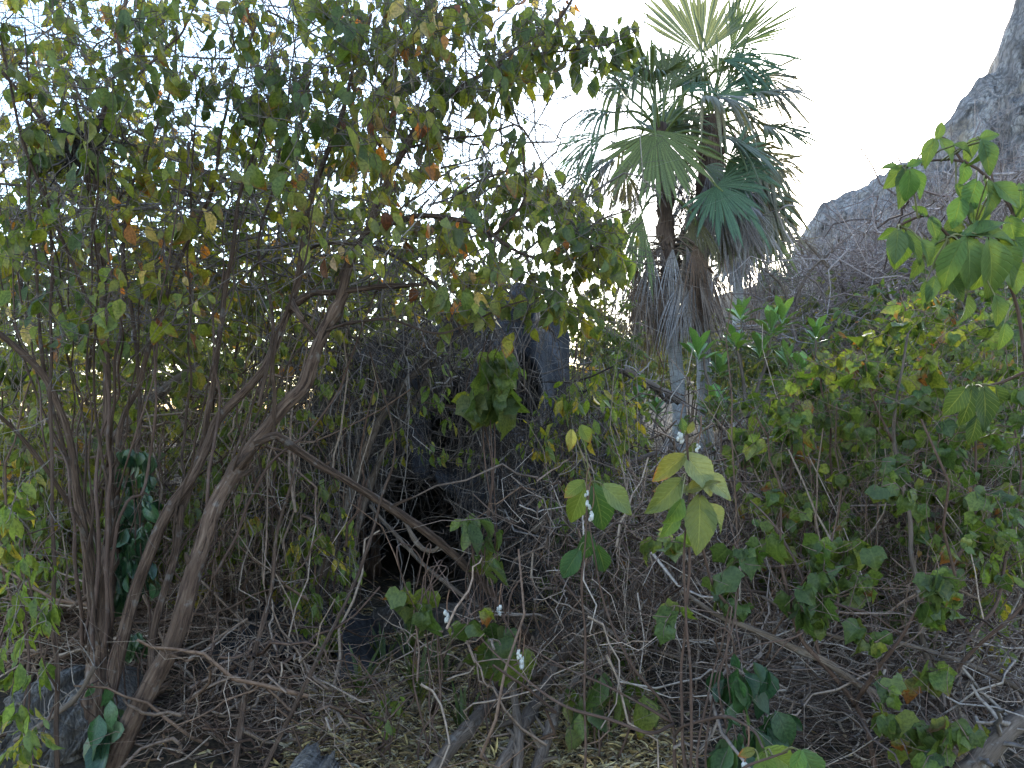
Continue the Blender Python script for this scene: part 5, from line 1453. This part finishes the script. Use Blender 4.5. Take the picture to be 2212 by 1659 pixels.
# ---- litter of dry leaves in the clearing
nl = 20000
lp = np.zeros((nl, 3))
q = sample([(720, 1320), (1300, 1290), (1500, 1659), (600, 1659)], nl, 3.0, 3.01)
pxs = CX + q[:, 0] / q[:, 1] * FO; pys = HZ - (q[:, 2] - EYE) / q[:, 1] * FO
dd = EYE / np.maximum((pys - HZ) / FO, 0.05)
lp[:, 0] = (pxs - CX) / FO * dd; lp[:, 1] = dd; lp[:, 2] = gh(lp[:, 0], lp[:, 1]) + 0.012 + 0.02 * RS.rand(nl)
far = RS.rand(nl) < 0.25
lp[far, 0] = RS.uniform(-4.5, 5, far.sum()); lp[far, 1] = RS.uniform(2.6, 8, far.sum()); lp[far, 2] = gh(lp[far, 0], lp[far, 1]) + 0.015
ld = rnd(nl); ld[:, 2] *= 0.25
ln_ = rnd(nl, 0.45); ln_[:, 2] += 1
V, F, UV = TEMPL['lance'][0]
R = frames(ld, ln_)
sz = 0.02 + 0.09 * RS.rand(nl) ** 1.7
W = np.einsum('nij,vj->nvi', R * sz[:, None, None], V * [0.55, 1, 1]) + lp[:, None]
lc = np.array([(0.55, 0.4, 0.17), (0.36, 0.23, 0.1), (0.6, 0.47, 0.25), (0.2, 0.13, 0.07), (0.4, 0.33, 0.23)])[RS.randint(5, size=nl)]
lc = np.hstack([lc * (0.7 + 0.6 * RS.rand(nl, 1)), np.ones((nl, 1))])
o = mesh_obj('leaf_litter', W.reshape(-1, 3), [(F[None] + (np.arange(nl) * len(V))[:, None, None]).reshape(-1, 4)], M['litter'], tint=np.repeat(lc, len(V), 0), uv=np.tile(UV, (nl, 1)))
tag(o, 'straw-coloured litter of dry leaves on the clearing floor', 'leaf litter', None, 'stuff')


# ---- strap-leaved tufts
def tuft(px, py, n, h, label):
    d = EYE / ((py - HZ) / FO)
    b = np.array([(px - CX) / FO * d, d, 0]); b[2] = gz(b[0], b[1])
    th = empty('grass_tuft', b)
    tag(th, label, 'grass', 'strap-leaved tufts in the clearing')
    for k in range(n):
        a = RS.rand() * 2 * math.pi
        o = np.array([math.cos(a), math.sin(a), 0])
        L = h * (0.6 + 0.5 * RS.rand())
        t = np.linspace(0, 1, 7)
        lean = 0.15 + 0.5 * RS.rand()
        c = b + o * 0.02 + o * (lean * L * t ** 1.6)[:, None] + np.array([0, 0, 1]) * (L * (t - 0.35 * lean * t ** 3))[:, None]
        wv = 0.012 * np.sin(np.pi * np.clip(t * 0.85 + 0.12, 0, 1))
        s = np.array([-o[1], o[0], 0])
        V = np.stack([c - s * wv[:, None], c + np.array([0, 0, -0.3]) * wv[:, None] - o * wv[:, None] * 0.5, c + s * wv[:, None]], 1).reshape(-1, 3)
        i = np.arange(21).reshape(7, 3)
        F = np.stack([i[:-1, :-1], i[:-1, 1:], i[1:, 1:], i[1:, :-1]], -1).reshape(-1, 4)
        uv = np.stack([np.tile([-1, 0, 1.0], 7), np.repeat(t, 3)], 1)
        mesh_obj('blade', V, [F], M['leaf'], th, b, tint=np.tile(pick(PAL['cotton'], 1), (21, 1)), uv=uv)


for px, py, n, h, lab in [
    (830, 1420, 12, 0.36, 'strap-leaved tuft at the left edge of the straw litter'), (905, 1500, 16, 0.42, 'tall strap-leaved tuft in the middle of the clearing'),
    (960, 1440, 11, 0.34, 'strap-leaved tuft just left of the crossed limbs'), (880, 1400, 10, 0.3, 'small strap-leaved tuft below the cave-mouth stones'),
    (1000, 1560, 9, 0.3, 'strap-leaved tuft beside the lowest crossing limb'), (1340, 1440, 13, 0.36, 'strap-leaved tuft right of the crossed limbs'),
    (1420, 1400, 12, 0.34, 'strap-leaved tuft under the raised end of the crossing limb'), (1290, 1590, 10, 0.34, 'strap-leaved tuft at the bottom, right of the crossed trunks'),
    (780, 1500, 10, 0.3, 'strap-leaved tuft against the low rock ledge')]:
    tuft(px, py, n, h, lab)


# ---- bare small trees and loose sticks
def bare(label, base, limbs, d, ntw=120, colr=(0.14, 0.11, 0.1), group='bare small trees on the slope', L=0.6):
    b = P(*base); b[2] = gz(b[0], b[1])
    th = empty('bare_tree', b)
    tag(th, label, 'bare tree', group)
    pool = np.vstack([limb('branch', tr, r0, r1, M['smooth_bark'], th, b, sides=7, rough=0.05) for tr, r0, r1 in limbs])
    p0 = pool[RS.randint(len(pool), size=ntw)]
    p1 = p0 + unit(rnd(ntw) + [0, 0, 0.3]) * L * (0.4 + RS.rand(ntw, 1))
    twig_mass('twigs', curvy(p0, p1, 6, 0, 0.15, 0.03), np.full((ntw, 1), 0.006) * np.linspace(1, 0.4, 6)[None], colr, th, b)


bare('dark leafless tree with spreading twigs right of the far palms', (1740, 900, 11.0),
     [([(1745, 930, 11), (1730, 800, 11), (1710, 690, 11), (1690, 620, 11), (1650, 580, 11)], 0.05, 0.015), ([(1710, 690, 11), (1740, 600, 11), (1800, 540, 11)], 0.03, 0.01),
      ([(1720, 750, 11), (1640, 715, 10.8), (1590, 712, 10.6)], 0.02, 0.008), ([(1715, 700, 11), (1780, 720, 11), (1850, 760, 10.8)], 0.028, 0.012)], 11, 170)
bare('leafless tree with a stubby pale broken limb below the cliff', (1900, 860, 12.0),
     [([(1900, 860, 12), (1880, 740, 12), (1830, 640, 12), (1800, 590, 12), (1740, 520, 12)], 0.05, 0.02), ([(1880, 740, 12), (1920, 660, 11.8), (1900, 620, 11.6), (1840, 600, 11.5)], 0.055, 0.045),
      ([(1890, 700, 12), (1960, 600, 12), (2010, 520, 12)], 0.03, 0.01)], 12, 170)
bare('leafless grey shrub below the cliff at upper right', (2120, 850, 10.5),
     [([(2120, 850, 10.5), (2100, 700, 10.5), (2060, 580, 10.5), (1990, 500, 10.5)], 0.03, 0.012), ([(2100, 700, 10.5), (2150, 560, 10.5), (2180, 420, 10.5)], 0.025, 0.01),
      ([(2110, 760, 10.5), (2190, 640, 10.5), (2260, 520, 10.5)], 0.025, 0.01)], 10.5, 220)


def stick(label, tr, r0, r1, mat='smooth_bark', name='fallen_branch'):
    pts = [P(*q) for q in tr]
    b = pts[0].copy(); b[2] = gz(b[0], b[1])
    th = empty(name, b)
    tag(th, label, 'branch', 'loose dead branches')
    c = limb('stick', tr, r0, r1, M[mat], th, b, sides=8, rough=0.06)
    n = 14
    p0 = c[RS.randint(3, len(c), n)]
    p1 = p0 + unit(rnd(n) + [0, 0, 0.3]) * (0.08 + 0.25 * RS.rand(n, 1))
    twig_mass('twigs', curvy(p0, p1, 6, 0, 0.15, 0.02), np.full((n, 1), r1 * 0.35) * np.linspace(1, 0.5, 6)[None], (0.22, 0.18, 0.16), th, b)


stick('thin dark leaning stem rising from the bottom right of the leaning trunk', [(560, 1690, 3.55), (640, 1520, 3.7), (700, 1390, 3.85), (770, 1240, 4.1), (820, 1100, 4.3), (850, 950, 4.4), (800, 760, 4.4)], 0.011, 0.004, 'bark')
stick('thin upright dark stem right of the leaning trunk', [(500, 1690, 3.6), (530, 1500, 3.8), (580, 1300, 4.0), (600, 1150, 4.1), (640, 1000, 4.2)], 0.015, 0.006, 'bark')
stick('slender straight stem at the far left in front of the boulder', [(125, 1690, 3.4), (120, 1500, 3.45), (114, 1250, 3.5), (112, 1000, 3.55), (108, 760, 3.6), (118, 560, 3.6)], 0.011, 0.006, 'bark')
stick('pale grey dead branch slanting below the cave mouth to the clearing', [(1080, 1330, 5.2), (1000, 1290, 5.2), (930, 1230, 5.2), (870, 1170, 5.2), (800, 1090, 5.3)], 0.013, 0.011)
stick('pale leaning pole against the upright trunk', [(35, 1600, 3.75), (100, 1560, 3.7), (160, 1510, 3.65), (200, 1440, 3.6)], 0.012, 0.009)
stick('broken pale branch stump seen through the stems left of centre', [(250, 950, 5.0), (310, 880, 5.2), (370, 830, 5.4), (430, 790, 5.5)], 0.03, 0.034)
stick('curved grey branch arching over the left side of the cave', [(690, 1250, 5.4), (760, 1060, 5.6), (800, 950, 5.7), (850, 860, 5.8), (940, 760, 5.9)], 0.04, 0.02)
stick('second grey branch close beside the one over the cave', [(740, 1260, 5.5), (800, 1050, 5.7), (850, 930, 5.8), (900, 860, 5.9), (960, 740, 6.0)], 0.028, 0.015)
stick('thick grey log end at the bottom right corner', [(2080, 1690, 3.2), (2140, 1610, 3.3), (2180, 1570, 3.4), (2240, 1540, 3.5)], 0.045, 0.04)
stick('grey log lying in the twig heap at the lower right', [(1960, 1480, 4.1), (2040, 1520, 4.0), (2100, 1580, 3.9), (2150, 1640, 3.7)], 0.03, 0.035)
stick('long thin branch stretching flat across the right brush', [(2230, 1500, 3.7), (2100, 1440, 3.7), (1950, 1390, 3.7), (1800, 1370, 3.7), (1650, 1290, 3.7)], 0.012, 0.007)
stick('knobbly grey branch reaching from the right toward the nearest palm foot', [(1400, 840, 8.0), (1350, 800, 8.0), (1440, 850, 8.0), (1470, 870, 8.0)], 0.03, 0.035)
stick('grey branch curving left from the rosette tree to the yellowing stem', [(1700, 960, 6.0), (1620, 945, 5.8), (1560, 950, 5.6), (1500, 985, 5.5), (1440, 970, 5.4)], 0.014, 0.008)
stick('grey branch reaching low through brush right of the outcrop', [(1150, 1150, 5.6), (1250, 1060, 5.8), (1340, 1010, 6.0), (1460, 960, 6.3)], 0.028, 0.018)
stick('pale branch with stub end above the nearest palm foot', [(1340, 800, 8.3), (1400, 830, 8.3), (1450, 870, 8.3)], 0.022, 0.03)
